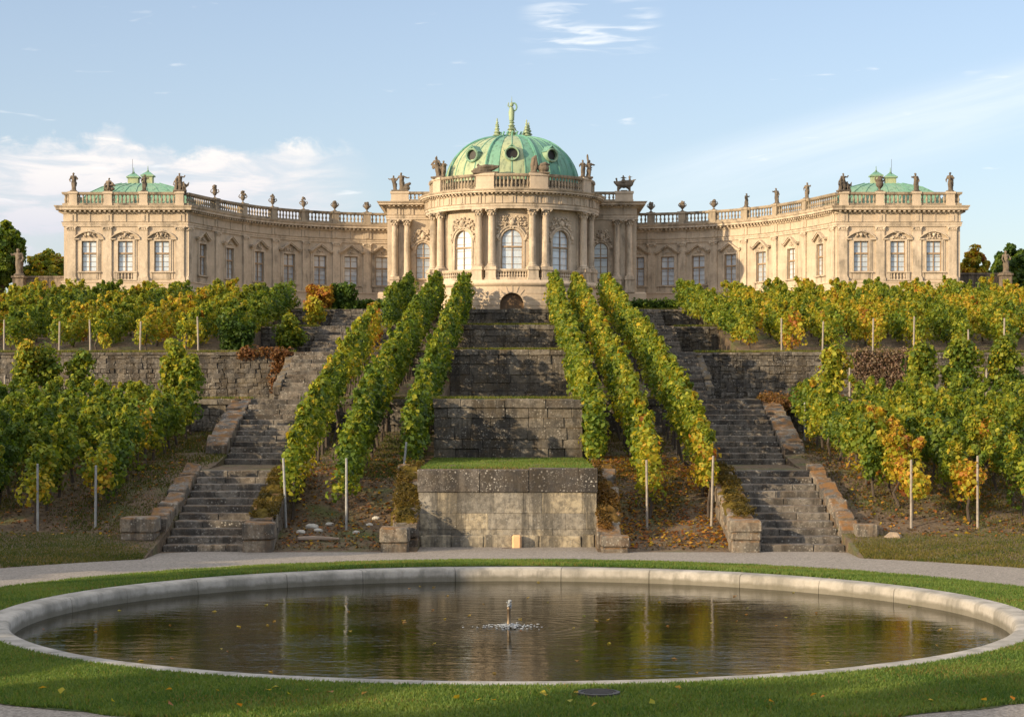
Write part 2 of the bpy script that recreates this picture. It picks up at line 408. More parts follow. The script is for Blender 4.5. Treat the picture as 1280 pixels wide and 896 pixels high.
class MB:
    def __init__(self):
        self.v, self.f, self.t = [], [], []

    def add(self, vs, fs, tone=0.5):
        k = len(self.v)
        self.v.extend(vs)
        self.f.extend([tuple(i + k for i in f) for f in fs])
        self.t.extend([tone] * len(fs))

    def box(self, x0, x1, y0, y1, z0, z1, tone=0.5):
        self.add([(x0, y0, z0), (x1, y0, z0), (x1, y1, z0), (x0, y1, z0), (x0, y0, z1), (x1, y0, z1), (x1, y1, z1), (x0, y1, z1)],
                 [(3, 2, 1, 0), (4, 5, 6, 7), (0, 1, 5, 4), (1, 2, 6, 5), (2, 3, 7, 6), (3, 0, 4, 7)], tone)

    def block(self, x0, x1, y0, y1, z0, z1, tone=0.5, ch=0.03, j=0.015, zr=None):
        """Rough stone block with worn edges. zr: top heights at (y0, y1) for a sloping top."""
        ch = min(ch, (x1 - x0) * .3, (y1 - y0) * .3, (z1 - z0) * .3)
        vs, idx = [], {}
        X, Y, Z = (x0, x1), (y0, y1), (z0, z1)
        for a in (0, 1):
            for bb in (0, 1):
                for c_ in (0, 1):
                    jx, jy, jz = [random.uniform(-j, j) for _ in range(3)]
                    zt = Z[c_] if not (zr and c_) else zr[bb]
                    P0 = (X[a] + jx, Y[bb] + jy, zt + jz)
                    s = (1 if a == 0 else -1, 1 if bb == 0 else -1, 1 if c_ == 0 else -1)
                    for ax in range(3):
                        q = [P0[k] + (s[k] * ch if k != ax else 0) for k in range(3)]
                        idx[(a, bb, c_, ax)] = len(vs)
                        vs.append(tuple(q))
        I = lambda a, bb, c_, ax: idx[(a, bb, c_, ax)]
        fs = []
        for a in (0, 1):
            fs.append((I(a, 0, 0, 0), I(a, 1, 0, 0), I(a, 1, 1, 0), I(a, 0, 1, 0)))
            fs.append((I(0, a, 0, 1), I(1, a, 0, 1), I(1, a, 1, 1), I(0, a, 1, 1)))
            fs.append((I(0, 0, a, 2), I(1, 0, a, 2), I(1, 1, a, 2), I(0, 1, a, 2)))
            for bb in (0, 1):
                fs.append((I(a, bb, 0, 0), I(a, bb, 1, 0), I(a, bb, 1, 1), I(a, bb, 0, 1)))
                fs.append((I(a, 0, bb, 0), I(a, 1, bb, 0), I(a, 1, bb, 2), I(a, 0, bb, 2)))
                fs.append((I(0, a, bb, 1), I(1, a, bb, 1), I(1, a, bb, 2), I(0, a, bb, 2)))
                for c_ in (0, 1):
                    fs.append((I(a, bb, c_, 0), I(a, bb, c_, 1), I(a, bb, c_, 2)))
        self.add(vs, fs, tone)

    def lathe(self, cx, cy, cz, prof, n=12, tone=0.5, ph=0.0):
        vs, fs = [], []
        for r_, z_ in prof:
            for k in range(n):
                a = ph + 2 * math.pi * k / n
                vs.append((cx + r_ * math.cos(a), cy + r_ * math.sin(a), cz + z_))
        m_ = len(prof)
        for i in range(m_ - 1):
            for k in range(n):
                k2 = (k + 1) % n
                fs.append((i * n + k, i * n + k2, (i + 1) * n + k2, (i + 1) * n + k))
        fs.append(tuple(range(n - 1, -1, -1)))
        fs.append(tuple((m_ - 1) * n + k for k in range(n)))
        self.add(vs, fs, tone)

    def limb(self, pts, radii, n=7, tone=0.5):
        """Bent tapering tube through pts."""
        pts = [Vector(q) for q in pts]
        vs, fs = [], []
        for i, q in enumerate(pts):
            t = (pts[min(i + 1, len(pts) - 1)] - pts[max(i - 1, 0)]).normalized()
            ref = Vector((0, 1, 0)) if abs(t.y) < 0.9 else Vector((1, 0, 0))
            u = t.cross(ref).normalized()
            w = t.cross(u)
            for k in range(n):
                a = 2 * math.pi * k / n
                vs.append(tuple(q + (u * math.cos(a) + w * math.sin(a)) * radii[i]))
        for i in range(len(pts) - 1):
            for k in range(n):
                k2 = (k + 1) % n
                fs.append((i * n + k, i * n + k2, (i + 1) * n + k2, (i + 1) * n + k))
        fs.append(tuple(range(n - 1, -1, -1)))
        fs.append(tuple((len(pts) - 1) * n + k for k in range(n)))
        self.add(vs, fs, tone)

    def ball(self, c_, r_, n=8, mrows=6, tone=0.5, j=0.0):
        if not isinstance(r_, (tuple, list)):
            r_ = (r_, r_, r_)
        vs, fs = [], []
        for i in range(1, mrows):
            th = math.pi * i / mrows
            for k in range(n):
                a = 2 * math.pi * k / n
                q = 1 + random.uniform(-j, j)
                vs.append((c_[0] + r_[0] * q * math.sin(th) * math.cos(a), c_[1] + r_[1] * q * math.sin(th) * math.sin(a), c_[2] + r_[2] * q * math.cos(th)))
        T = len(vs)
        vs += [(c_[0], c_[1], c_[2] + r_[2]), (c_[0], c_[1], c_[2] - r_[2])]
        for i in range(mrows - 2):
            for k in range(n):
                k2 = (k + 1) % n
                fs.append((i * n + k, (i + 1) * n + k, (i + 1) * n + k2, i * n + k2))
        for k in range(n):
            k2 = (k + 1) % n
            fs.append((T, k, k2))
            fs.append((T + 1, (mrows - 2) * n + k2, (mrows - 2) * n + k))
        self.add(vs, fs, tone)

    def mesh(self, name, mat, origin=(0, 0, 0), smooth=False, fix=True):
        me = bpy.data.meshes.new(name)
        o = origin
        me.from_pydata([(a - o[0], b_ - o[1], c_ - o[2]) for a, b_, c_ in self.v], [], self.f)
        at_ = me.attributes.new('tone', 'FLOAT', 'FACE')
        at_.data.foreach_set('value', np.array(self.t, dtype=np.float32))
        if fix and len(self.f) < 60000:
            import bmesh
            bm = bmesh.new()
            bm.from_mesh(me)
            bmesh.ops.recalc_face_normals(bm, faces=bm.faces)
            bm.to_mesh(me)
            bm.free()
        if smooth:
            me.shade_smooth()
            me.set_sharp_from_angle(angle=R(38))
        me.materials.append(MATS[mat])
        return me


def place(name, me, parent=None, loc=(0, 0, 0), rotz=0.0, label=None, cat=None, group=None, kind=None):
    """loc is a world position."""
    o = bpy.data.objects.new(name, me)
    COL.objects.link(o)
    if parent is not None:
        pw = WL[parent.name]
        o.parent = parent
        o.location = (loc[0] - pw[0], loc[1] - pw[1], loc[2] - pw[2])
    else:
        o.location = loc
    o.rotation_euler = (0, 0, rotz)
    WL[o.name] = tuple(loc)
    for k, v in (('label', label), ('category', cat), ('group', group), ('kind', kind)):
        if v:
            o[k] = v
    return o


def part(name, mb, mat, parent, smooth=False, label=None, kind=None):
    w = WL[parent.name]
    return place(name, mb.mesh(name, mat, w, smooth), parent, w, label=label, kind=kind)


def empty(name, loc, label, cat, group=None):
    return place(name, None, None, loc, label=label, cat=cat, group=group)


def whole(name, mb, mat, loc, label=None, cat=None, group=None, kind=None, smooth=False):
    return place(name, mb.mesh(name, mat, loc, smooth), None, loc, label=label, cat=cat, group=group, kind=kind)


def lerp_prof(prof, y):
    ys = [q[0] for q in prof]
    zs = [q[1] for q in prof]
    return float(np.interp(y, ys, zs))


# ---- leaves
PAL_T = np.array([0.0, 0.25, 0.45, 0.62, 0.78, 0.9, 1.0])
PAL_C = np.array([(0.040, 0.080, 0.014), (0.095, 0.155, 0.020), (0.190, 0.235, 0.024), (0.340, 0.325, 0.030),
                  (0.460, 0.320, 0.030), (0.400, 0.180, 0.028), (0.26, 0.095, 0.030)])


def palette(t):
    t = np.clip(t, 0, 1)
    return np.stack([np.interp(t, PAL_T, PAL_C[:, k]) for k in range(3)], 1)


def leaf_mesh(name, C, Nv, S, colr, mat='leaf', origin=(0, 0, 0)):
    n = len(C)
    C = np.asarray(C) - np.array(origin)
    Nv = Nv / (np.linalg.norm(Nv, axis=1, keepdims=True) + 1e-9)
    rv = rng.normal(size=(n, 3))
    T = np.cross(Nv, rv)
    T /= (np.linalg.norm(T, axis=1, keepdims=True) + 1e-9)
    B = np.cross(Nv, T)
    S = S[:, None]
    V = np.empty((n, 4, 3))
    fold = 0.16
    V[:, 0] = C - T * S * 0.55
    V[:, 1] = C - B * S * 0.48 + Nv * S * fold + T * S * 0.05
    V[:, 2] = C + T * S * 0.58
    V[:, 3] = C + B * S * 0.48 + Nv * S * fold + T * S * 0.05
    me = bpy.data.meshes.new(name)
    me.vertices.add(n * 4)
    me.vertices.foreach_set('co', V.reshape(-1).astype(np.float32))
    base_ = np.arange(n)[:, None] * 4
    tri = (base_ + np.array([[0, 2, 1, 0, 3, 2]])).reshape(-1)
    me.loops.add(n * 6)
    me.loops.foreach_set('vertex_index', tri.astype(np.int32))
    me.polygons.add(n * 2)
    me.polygons.foreach_set('loop_start', (np.arange(n * 2) * 3).astype(np.int32))
    me.update()
    ca = np.ones((n, 4, 4), dtype=np.float32)
    ca[:, :, :3] = colr[:, None, :]
    at_ = me.attributes.new('leaf', 'FLOAT_COLOR', 'POINT')
    at_.data.foreach_set('color', ca.reshape(-1))
    me.materials.append(MATS[mat])
    me.validate()
    return me


def clump_leaves(cent, rad, hue, per, size, jit=0.10, up=0.35):
    """cent (n,3), rad (n,3), hue (n,) -> leaf arrays"""
    n = len(cent)
    dirs = rng.normal(size=(n, per, 3))
    dirs /= np.linalg.norm(dirs, axis=2, keepdims=True)
    rr = 0.45 + 0.60 * np.sqrt(rng.random((n, per, 1)))
    P = cent[:, None, :] + dirs * rr * rad[:, None, :]
    Nn = dirs * 0.8 + rng.normal(size=(n, per, 3)) * 0.45 + np.array([0, 0, up])
    S = size * (0.5 + 1.05 * rng.random((n, per)) ** 1.4)
    Hh = hue[:, None] + rng.normal(size=(n, per)) * jit
    Cc = palette(Hh.reshape(-1)) * (0.72 + 0.56 * rng.random((n * per, 1)))
    return P.reshape(-1, 3), Nn.reshape(-1, 3), S.reshape(-1), Cc


def smooth_noise(x, seed, freq):
    r_ = np.random.default_rng(seed)
    ph = r_.random(5) * 6.28
    fr = freq * (0.6 + r_.random(5) * 1.6)
    return sum(np.sin(x * f_ + p_) for f_, p_ in zip(fr, ph)) / 5 * 1.6


# ------------------------------------------------------------------ ground
def radial(name, mat, rings, z, kind='structure', n=160, stretch=1.0, jitter=0.0, zf=None):
    mb = MB()
    vs, fs = [], []
    for i, r_ in enumerate(rings):
        for k in range(n):
            a = 2 * math.pi * k / n
            rr = r_
            if jitter and i == len(rings) - 1:
                rr = r_ + jitter * (math.sin(a * 23) + math.sin(a * 41 + 1) + math.sin(a * 67 + 2))
            vs.append((PC[0] + rr * math.cos(a), PC[1] + rr * math.sin(a) * (stretch if math.sin(a) > 0 else 1.0), float(zf(r_)) if zf else z))
    for i in range(len(rings) - 1):
        for k in range(n):
            k2 = (k + 1) % n
            fs.append((i * n + k, (i + 1) * n + k, (i + 1) * n + k2, i * n + k2))
    mb.add(vs, fs)
    return whole(name, mb, mat, (PC[0], PC[1], z), kind=kind)


radial('ground', 'slope_soil', [9.6, 12, 18, 30, 80, 250, 900, 2500], -0.004)
radial('gravel_path', 'gravel', [9.62, 13, 15, 16.5, 18.45], 0.0, n=240)
def lawnz(r_):
    return np.interp(r_, [9.6, 10.2, 11.2, 12.2, 12.6], [.125, .115, .07, .02, .006])


radial('lawn', 'lawn_soil', [9.64, 10.2, 10.8, 11.2, 11.7, 12.2, 12.55], 0.006, stretch=1.06, n=400, jitter=0.03, zf=lawnz)

Y0 = lambda x: PC[1] + (math.sqrt(16.8 ** 2 - x * x) if abs(x) < 16.8 else 0.0)
J = 0.40     # earth step stands this far behind a wall's face
PROF_C = [(52.9, -.02), (55.2 + J, -.02), (55.2 + J + .03, 2.19), (64.7 + J, 2.21), (64.73 + J, 4.17), (81.6 + J, 4.18), (81.63 + J, 6.25), (95 + J, 6.26), (95.03 + J, 7.81), (105 + J, 7.82), (105.03 + J, 9.06), (112, 9.1), (130, 9.1)]
PROF_B = [(52.9, -.02), (53.6, .02), (57, .6), (60.3, 1.75), (64, 2.0), (72 + J, 3.0), (72.03 + J, 4.17), (86 + J, 5.2), (86.03 + J, 6.25), (97 + J, 6.9), (97.03 + J, 7.81), (106 + J, 8.4), (106.03 + J, 9.06), (112, 9.1), (130, 9.1)]
PROF_S = [(52.9, -.02), (53.5, -.02), (53.6, -.3), (60.5, 1.65), (60.55, 1.97), (64.95, 2.0), (65.0, 1.75), (72, 3.85), (72.05, 4.17), (79.95, 4.17), (80, 3.9), (86, 5.95), (86.05, 6.25), (91.95, 6.3), (92, 6.0), (97, 7.5), (97.05, 7.81), (101.95, 7.86), (102, 7.6), (106, 8.75), (106.05, 9.06), (130, 9.1)]
PROF_I = [(50, 0.0), (54, .45), (61, 1.95), (63, 2.05), (72 + J, 3.0), (72.03 + J, 4.17), (86 + J, 4.2), (86.03 + J, 6.25), (97 + J, 6.4), (97.03 + J, 7.81), (106 + J, 7.9), (106.03 + J, 9.06), (130, 9.1)]
PROF_P = [(50, 0.0), (54, .45), (61, 1.95), (63, 2.05), (72 + J, 3.0), (72.03 + J, 4.17), (86 + J, 4.2), (86.03 + J, 6.25), (88, 6.4), (108, 9.0), (112, 9.1), (130, 9.1), (400, 9.1), (2400, 9.1)]


def zone(mb, xs, prof, curved=False):
    ys = set()
    for (a, za), (b_, zb) in zip(prof, prof[1:]):
        ys.add(a)
        ys.add(b_)
        if b_ - a > 1.2 and b_ < 200:
            k = int((b_ - a) / 0.8)
            for i in range(1, k):
                ys.add(a + (b_ - a) * i / k)
    ys = sorted(ys)
    vs, fs = [], []
    nx = len(xs)
    for x in xs:
        y0 = Y0(x)
        for y in ys:
            yy = y
            zz = lerp_prof(prof, y)
            if curved and y < 54:
                yy = y0 + (54 - y0) * (y - 50) / 4.0
            free = 1.0 if (54.5 < y < 125) else 0.0
            if free and (abs(x - xs[0]) > 1e-6 and abs(x - xs[-1]) > 1e-6):
                nearstep = min(abs(y - q[0]) for q in prof)
                if nearstep > 0.25:
                    zz += 0.05 * math.sin(x * 2.1 + y * .9) * math.sin(y * 1.7 - x * .6) + random.uniform(-.02, .02)
            vs.append((x, yy, zz))
    ny = len(ys)
    for i in range(nx - 1):
        for j_ in range(ny - 1):
            fs.append((i * ny + j_, (i + 1) * ny + j_, (i + 1) * ny + j_ + 1, i * ny + j_ + 1))
    # skirts on both long sides
    for i in (0, nx - 1):
        k = len(vs)
        for j_ in range(ny):
            x, y, zz = vs[i * ny + j_]
            vs.append((x, y, zz - 3.2))
        for j_ in range(ny - 1):
            fs.append((i * ny + j_, i * ny + j_ + 1, k + j_ + 1, k + j_))
    mb.add(vs, fs)


def frange(a, b_, st):
    n = max(1, int(round(abs(b_ - a) / st)))
    return [a + (b_ - a) * i / n for i in range(n + 1)]


XC0, XC1 = -2.6, 2.35          # centre court
XL0, XL1 = -9.6, -7.0          # left stair
XR0, XR1 = 6.65, 9.15          # right stair
XI0, XI1 = -12.5, 10.3         # inner ends of the plateau
mb = MB()
zone(mb, frange(XC0, XC1, .8), PROF_C)
zone(mb, frange(XL1, XC0, .6), PROF_B)
zone(mb, frange(XC1, XR0, .6), PROF_B)
zone(mb, [XL0, XL1], PROF_S)
XRU = 8.08                      # the upper right flights are narrower
PROF_U = [q for q in PROF_S if q[0] < 79.96] + [(86 + J, 4.2), (86.03 + J, 6.25), (97 + J, 6.4), (97.03 + J, 7.81), (106 + J, 7.9), (106.03 + J, 9.06), (130, 9.1)]
zone(mb, [XR0, XRU], PROF_S)
zone(mb, [XRU, XR1], PROF_U)
zone(mb, frange(XI0, XL0, .6), PROF_I, True)
zone(mb, frange(XR1, XI1, .6), PROF_I, True)
zone(mb, [-900, -300, -100, -60] + frange(-40, XI0, .9), PROF_P, True)
zone(mb, frange(XI1, 40, .9) + [60, 100, 300, 900], PROF_P, True)
mb.box(-12.5, 10.3, 129.9, 2400, 8.0, 9.095)
hill = whole('terrain', mb, 'slope_soil', (0, 60, 0), kind='structure')

# ------------------------------------------------------------------ grass
def grass_patch(name, fx, count, hgt, cols, seed_clump=True):
    """fx(n) -> (n,3) root points."""
    P = fx(count)
    n = len(P)
    ang = rng.random(n) * 6.283
    h = hgt * (0.5 + rng.random(n))
    wd = 0.010 + 0.010 * rng.random(n) + hgt * 0.06
    lean = rng.normal(size=(n, 2)) * 0.45 * h[:, None]
    V = np.empty((n, 3, 3))
    dx, dy = np.cos(ang) * wd, np.sin(ang) * wd
    V[:, 0] = P + np.stack([dx, dy, np.zeros(n)], 1)
    V[:, 1] = P - np.stack([dx, dy, np.zeros(n)], 1)
    V[:, 2] = P + np.stack([lean[:, 0], lean[:, 1], h], 1)
    f_ = smooth_noise(P[:, 0] * 1.3 + P[:, 1] * .7, 5, 1.1) * .5 + smooth_noise(P[:, 1] * 1.6 - P[:, 0] * .5, 9, 1.3) * .5
    t = np.clip(0.5 + 0.4 * f_ + rng.normal(size=n) * 0.25, 0, 1)[:, None]
    c_ = np.array(cols[0]) * (1 - t) + np.array(cols[1]) * t
    patchy = smooth_noise(P[:, 0] * .9 - P[:, 1] * .4, 21, .9) + smooth_noise(P[:, 1] * 1.5 + P[:, 0] * .2, 23, 1.2)
    dry = (rng.random(n) < np.clip(0.06 + .30 * (patchy - .5), .04, .5))[:, None]
    c_ = np.where(dry, np.array([[0.20, 0.16, 0.05]]), c_)
    me = bpy.data.meshes.new(name)
    me.vertices.add(n * 3)
    me.vertices.foreach_set('co', V.reshape(-1).astype(np.float32))
    me.loops.add(n * 3)
    me.loops.foreach_set('vertex_index', np.arange(n * 3, dtype=np.int32))
    me.polygons.add(n)
    me.polygons.foreach_set('loop_start', (np.arange(n) * 3).astype(np.int32))
    me.update()
    ca = np.ones((n, 3, 4), dtype=np.float32)
    ca[:, :, :3] = c_[:, None, :]
    a_ = me.attributes.new('leaf', 'FLOAT_COLOR', 'POINT')
    a_.data.foreach_set('color', ca.reshape(-1))
    me.materials.append(MATS['leaf'])
    return place(name, me, None, (0, 0, 0), label='short grass of the lawn and terrace edges', cat='grass', kind='stuff')


DRAIN = (PX(748, 26.75), 26.75)


def ring_pts(n):
    out = []
    # denser towards the camera
    a = rng.uniform(0, 2 * math.pi, n * 2)
    r_ = np.sqrt(rng.uniform(9.74 ** 2, 12.62 ** 2, n * 2))
    x = PC[0] + r_ * np.cos(a)
    y = PC[1] + r_ * np.sin(a) * np.where(np.sin(a) > 0, 1.06, 1.0)
    edge = 12.55 + 0.05 * np.sin(a * 31) + 0.04 * np.sin(a * 53 + 1)
    keep = (np.abs(x) < 0.29 * y + 1.0) & (r_ < edge) & (rng.random(n * 2) < np.where(y < 33, 1.0, 0.45))
    dc = np.hypot(x - DRAIN[0], y - DRAIN[1])
    keep &= dc > .33
    return np.stack([x, y, lawnz(r_) - .004], 1)[keep]


GREENS = [(0.055, 0.120, 0.022), (0.175, 0.235, 0.055)]
YGREENS = [(0.06, 0.095, 0.014), (0.20, 0.19, 0.035)]
grass_patch('grass', ring_pts, 330000, 0.055, GREENS)


def strip_pts(x0, x1, y0, y1, zf):
    def f(n):
        x = rng.uniform(x0, x1, n)
        y = rng.uniform(y0, y1, n)
        z_ = np.array([zf(q) for q in y])
        return np.stack([x, y, z_], 1)
    return f


grass_patch('grass', strip_pts(XC0, XC1, 55.5, 64.6, lambda y: lerp_prof(PROF_C, y)), 26000, 0.05, GREENS)
for x0, x1, y, z_, prof in ((XC0 - .1, XC1 + .1, 64.75, 4.18, 0), (XC0 - .1, XC1 + .1, 81.65, 6.26, 0), (XC0 - .1, XC1 + .1, 95.05, 7.82, 0),
                      (XL1, XC0, 72.05, 4.18, 0), (XL1, XC0, 86.05, 6.26, 0), (XC1, XR0, 72.05, 4.18, 0), (XC1, XR0, 86.05, 6.26, 0),
                      (XC1, XR0, 97.05, 7.82, 0), (-30, XL0, 72.05, 4.18, 0), (-32, XL0, 86.05, 6.26, 0), (XR1, 30, 72.05, 4.18, 0), (XRU, 32, 86.05, 6.26, 0),
                      (XI0, XL0, 97.05, 7.82, 0), (XI0 + .6, XL0, 106.05, 9.07, 0), (XRU, XI1, 97.05, 7.82, 0), (XC1, XR1, 106.05, 9.07, 0)):
    grass_patch('grass', strip_pts(x0, x1, y + .02, y + .9, lambda q, z_=z_: z_ + .02), int((x1 - x0) * 420), 0.075, YGREENS)


def slope_pts(xr, yr, prof, curved=False):
    def f(n):
        x = rng.uniform(*xr, n)
        y = rng.uniform(*yr, n)
        t = smooth_noise(x * 1.2, 3, 1.0) + smooth_noise(y * 1.1 + x * .4, 8, 1.0) + rng.normal(size=n) * .3
        k = t > -0.15
        x, y = x[k], y[k]
        z_ = np.array([lerp_prof(prof, q) for q in y])
        return np.stack([x, y, z_], 1)
    return f




def apron_pts(xa, xb):
    def f(n):
        x = rng.uniform(xa, xb, n)
        y0 = np.array([Y0(q) for q in x])
        u = rng.random(n)
        y = y0 + (54.3 - y0) * u
        t = smooth_noise(x * 1.1, 3, 1.0) + smooth_noise(y * 1.0 + x * .4, 8, 1.0) + rng.normal(size=n) * .35
        k = (t > -.9) | (u < .08)
        return np.stack([x, y, .45 * u - .01], 1)[k]
    return f


grass_patch('grass', apron_pts(-21, XL0 - .05), 60000, 0.06, [(0.045, 0.075, 0.014), (0.13, 0.125, 0.035)])
grass_patch('grass', apron_pts(XR1 + .1, 21), 60000, 0.06, [(0.05, 0.08, 0.014), (0.17, 0.14, 0.035)])
grass_patch('grass', slope_pts((-22, XL0), (54.2, 72), PROF_I), 60000, 0.07, [(0.04, 0.07, 0.012), (0.12, 0.12, 0.03)])
grass_patch('grass', slope_pts((XR1 + .5, 22), (54.2, 72), PROF_I), 60000, 0.07, [(0.05, 0.075, 0.012), (0.16, 0.13, 0.03)])
grass_patch('grass', slope_pts((XL1 + .4, XC0 - .3), (60, 72), PROF_B), 12000, 0.07, [(0.04, 0.07, 0.012), (0.10, 0.11, 0.03)])
grass_patch('grass', slope_pts((XC1 + .3, XR0 - .4), (57, 72), PROF_B), 14000, 0.07, [(0.05, 0.07, 0.012), (0.16, 0.12, 0.03)])

# ------------------------------------------------------------------ pool
basin = empty('fountain_basin', (PC[0], PC[1], 0), 'large round stone fountain basin with pale rounded rim set in the lawn', 'fountain basin')
mb = MB()
prof = [(9.77, -.3), (9.77, .125), (9.74, .155), (9.62, .158), (9.37, .155), (9.30, .135), (9.265, .09), (9.25, -.03), (9.24, -.7)]
NSEG = 26
for s in range(NSEG):
    a0 = 2 * math.pi * (s + 0.0) / NSEG + random.uniform(-.02, .02)
    a1 = 2 * math.pi * (s + 1.0) / NSEG - 0.0012
    if s:
        a0 = last + 0.0014
    last = a1 + (random.uniform(-.03, .03) if s < NSEG - 1 else 0)
    a1 = last
    if s == NSEG - 1:
        a1 = 2 * math.pi - 0.002
    vs, fs = [], []
    nst = 7
    dz, dr = random.uniform(-.003, .003), random.uniform(-.004, .004)
    for k in range(nst + 1):
        a = a0 + (a1 - a0) * k / nst
        for r_, z_ in prof:
            vs.append((PC[0] + (r_ + dr) * math.cos(a), PC[1] + (r_ + dr) * math.sin(a), z_ + dz))
    q = len(prof)
    for k in range(nst):
        for i in range(q - 1):
            fs.append((k * q + i, k * q + i + 1, (k + 1) * q + i + 1, (k + 1) * q + i))
    fs.append(tuple(range(q)))
    fs.append(tuple(nst * q + i for i in range(q)))
    mb.add(vs, fs, random.uniform(0.3, 0.9))
part('rim', mb, 'rim_stone', basin, smooth=True)
mb = MB()
mb.lathe(PC[0], PC[1], 0, [(9.5, -.9), (9.5, -.7)], 64)
part('basin_floor', mb, 'basin_floor', basin)
mb = MB()
vs = [(PC[0] + 9.28 * math.cos(2 * math.pi * k / 128), PC[1] + 9.28 * math.sin(2 * math.pi * k / 128), WZ) for k in range(128)]
mb.add(vs, [tuple(range(128))])
whole('water', mb, 'water', (PC[0], PC[1], WZ), kind='structure')

jet = empty('fountain_jet', (-0.06, 37.0, WZ), 'slim fountain nozzle with a small bubbling splash in the middle of the pool', 'fountain jet')
mb = MB()
mb.lathe(-.06, 37.0, WZ - .5, [(.075, 0), (.075, .46), (.06, .5), (.045, .55), (.034, .62), (.03, .80), (.038, .82), (.038, .86), (.026, .88)], 12)
part('nozzle', mb, 'bronze', jet, smooth=True)
mb = MB()
for i in range(26):
    mb.ball((-.06 + random.gauss(0, .022), 37.0 + random.gauss(0, .022), WZ + random.uniform(.36, .50)), random.uniform(.012, .03), 7, 5)
part('water_head', mb, 'splash', jet, smooth=True)
mb = MB()
for i in range(240):
    a = random.uniform(0, 6.28)
    r_ = abs(random.gauss(0, .24)) + .04
    mb.ball((-.06 + r_ * math.cos(a) * 1.1, 37.0 + r_ * math.sin(a), WZ + random.uniform(-.004, .02) + .05 * math.exp(-r_ * 6)), (random.uniform(.01, .035), random.uniform(.01, .03), random.uniform(.004, .011)), 7, 4)
part('splash', mb, 'splash', jet, smooth=True)

mb = MB()
cx, cy = DRAIN
dz_ = float(lawnz(math.hypot(cx - PC[0], cy - PC[1])))
mb.lathe(cx, cy, dz_, [(.30, -.06), (.30, .045), (.27, .05), (.25, .05), (.24, .03), (0.001, .032)], 28)
for k in range(-3, 4):
    w = math.sqrt(.2 ** 2 - (k * .06) ** 2) if abs(k * .06) < .2 else 0.03
    mb.box(cx - w, cx + w, cy + k * .06 - .012, cy + k * .06 + .012, dz_ + .028, dz_ + .044)
whole('drain_cover', mb, 'iron', (cx, cy, 0), 'round dark iron drain cover sunk in the front lawn', 'drain cover', smooth=False)

# ------------------------------------------------------------------ terrace walls
def block_wall(label, x0, x1, y, z0, z1, mat='terrace_stone', cop=0.22, course=0.36, blk=(0.45, 1.0), thick=0.42, copmat=None, lo=0.1, hi=0.9, flush=False, rough=False, group='stone retaining walls of the terraces', name='retaining_wall', cat='retaining wall'):
    root = empty(name, ((x0 + x1) / 2, y, z0), label, cat, group)
    mb = MB()
    z_ = z0 - 0.05
    top = z1 - cop
    rows = max(1, int(round((top - z_) / course)))
    hs = [random.uniform(.85, 1.15) if not rough else random.uniform(.6, 1.5) for _ in range(rows)]
    sc = (top - z_) / sum(hs)
    for hgt in hs:
        h_ = hgt * sc
        x = x0
        while x < x1 - 1e-6:
            w = random.uniform(*blk)
            if x + w > x1 - .25:
                w = x1 - x
            mb.block(x + .002, x + w - .002, y + random.uniform(-.035, .025) * (.3 if flush else 1), y + thick, z_ + .001, z_ + h_ - .001, random.uniform(lo, hi), .006 if flush else .014, .003 if flush else .022 if rough else .014)
            x += w
        z_ += h_
    mb.box(x0 + .03, x1 - .03, y + .07, y + thick + .05, z0 - .3, z1 - cop * .5, 0.2)
    part('masonry', mb, mat, root)
    mb = MB()
    x = x0 - .03
    while x < x1:
        w = random.uniform(0.7, 1.5) if not flush else random.uniform(1.3, 2.2)
        if x + w > x1 - .3:
            w = x1 + .03 - x
        mb.block(x + .004, x + w - .004, y - .05 + random.uniform(-.02, .02), y + thick + .06, top + .002, z1 + random.uniform(-.03, .025), random.uniform(lo, hi), .02 if not flush else .012, .016 if not flush else .006)
        x += w
    part('coping', mb, copmat or mat, root)
    return root


CW = block_wall('lowest centre retaining wall of large tan and grey blocks under a thick lichened coping', XC0 - .05, XC1 + .05, 55.2, 0.0, 2.2, 'court_stone', cop=.66, course=.48, blk=(.45, 1.25), copmat='coping_stone', lo=.1, hi=1.0, flush=True)
mb = MB()
x = XC0
while x < XC1 - .01:
    w = min(random.uniform(.7, 1.5), XC1 - x)
    if XC1 - x - w < .35:
        w = XC1 - x
    mb.block(x + .003, x + w - .003, 55.06 + random.uniform(-.03, .02), 55.2, -.06, .33 + random.uniform(-.02, .02), random.uniform(.5, .9), .03, .015)
    x += w
part('plinth', mb, 'court_stone', CW)
block_wall('second centre wall of dark blocks, standing above the green grass ledge', XC0, XC1, 64.7, 2.2, 4.18, 'terrace_stone', cop=.3, course=.36)
block_wall('third centre wall up the slope, dark blocks between the two inner vine rows', XC0, XC1, 81.6, 4.18, 6.26, 'terrace_stone', cop=.24)
block_wall('fourth centre wall up the slope, low band of stone near the top', XC0, XC1, 95, 6.26, 7.82, 'terrace_stone', cop=.24, blk=(.4, .8))
block_wall('topmost centre wall, low dark stone right below the rotunda podium', XC0, XC1, 105, 7.82, 9.07, 'terrace_stone', cop=.24, blk=(.4, .8))
for sx, (a, b_) in (('left', (XL1 + .05, XC0 - .02)), ('right', (XC1 + .02, XR0 - .05))):
    st = 'between the left stairs and the centre walls' if sx == 'left' else 'between the centre walls and the right stairs'
    block_wall('lowest of the four vine bank walls ' + st, a, b_, 72, 2.9, 4.18, blk=(.35, .8))
    block_wall('second lowest of the four vine bank walls ' + st, a, b_, 86, 5.1, 6.26, blk=(.35, .8))
    block_wall('second highest of the four vine bank walls ' + st, a, b_, 97, 6.8, 7.82, blk=(.35, .8))
    block_wall('highest of the four vine bank walls ' + st, a, b_, 106, 8.3, 9.07, blk=(.35, .8))
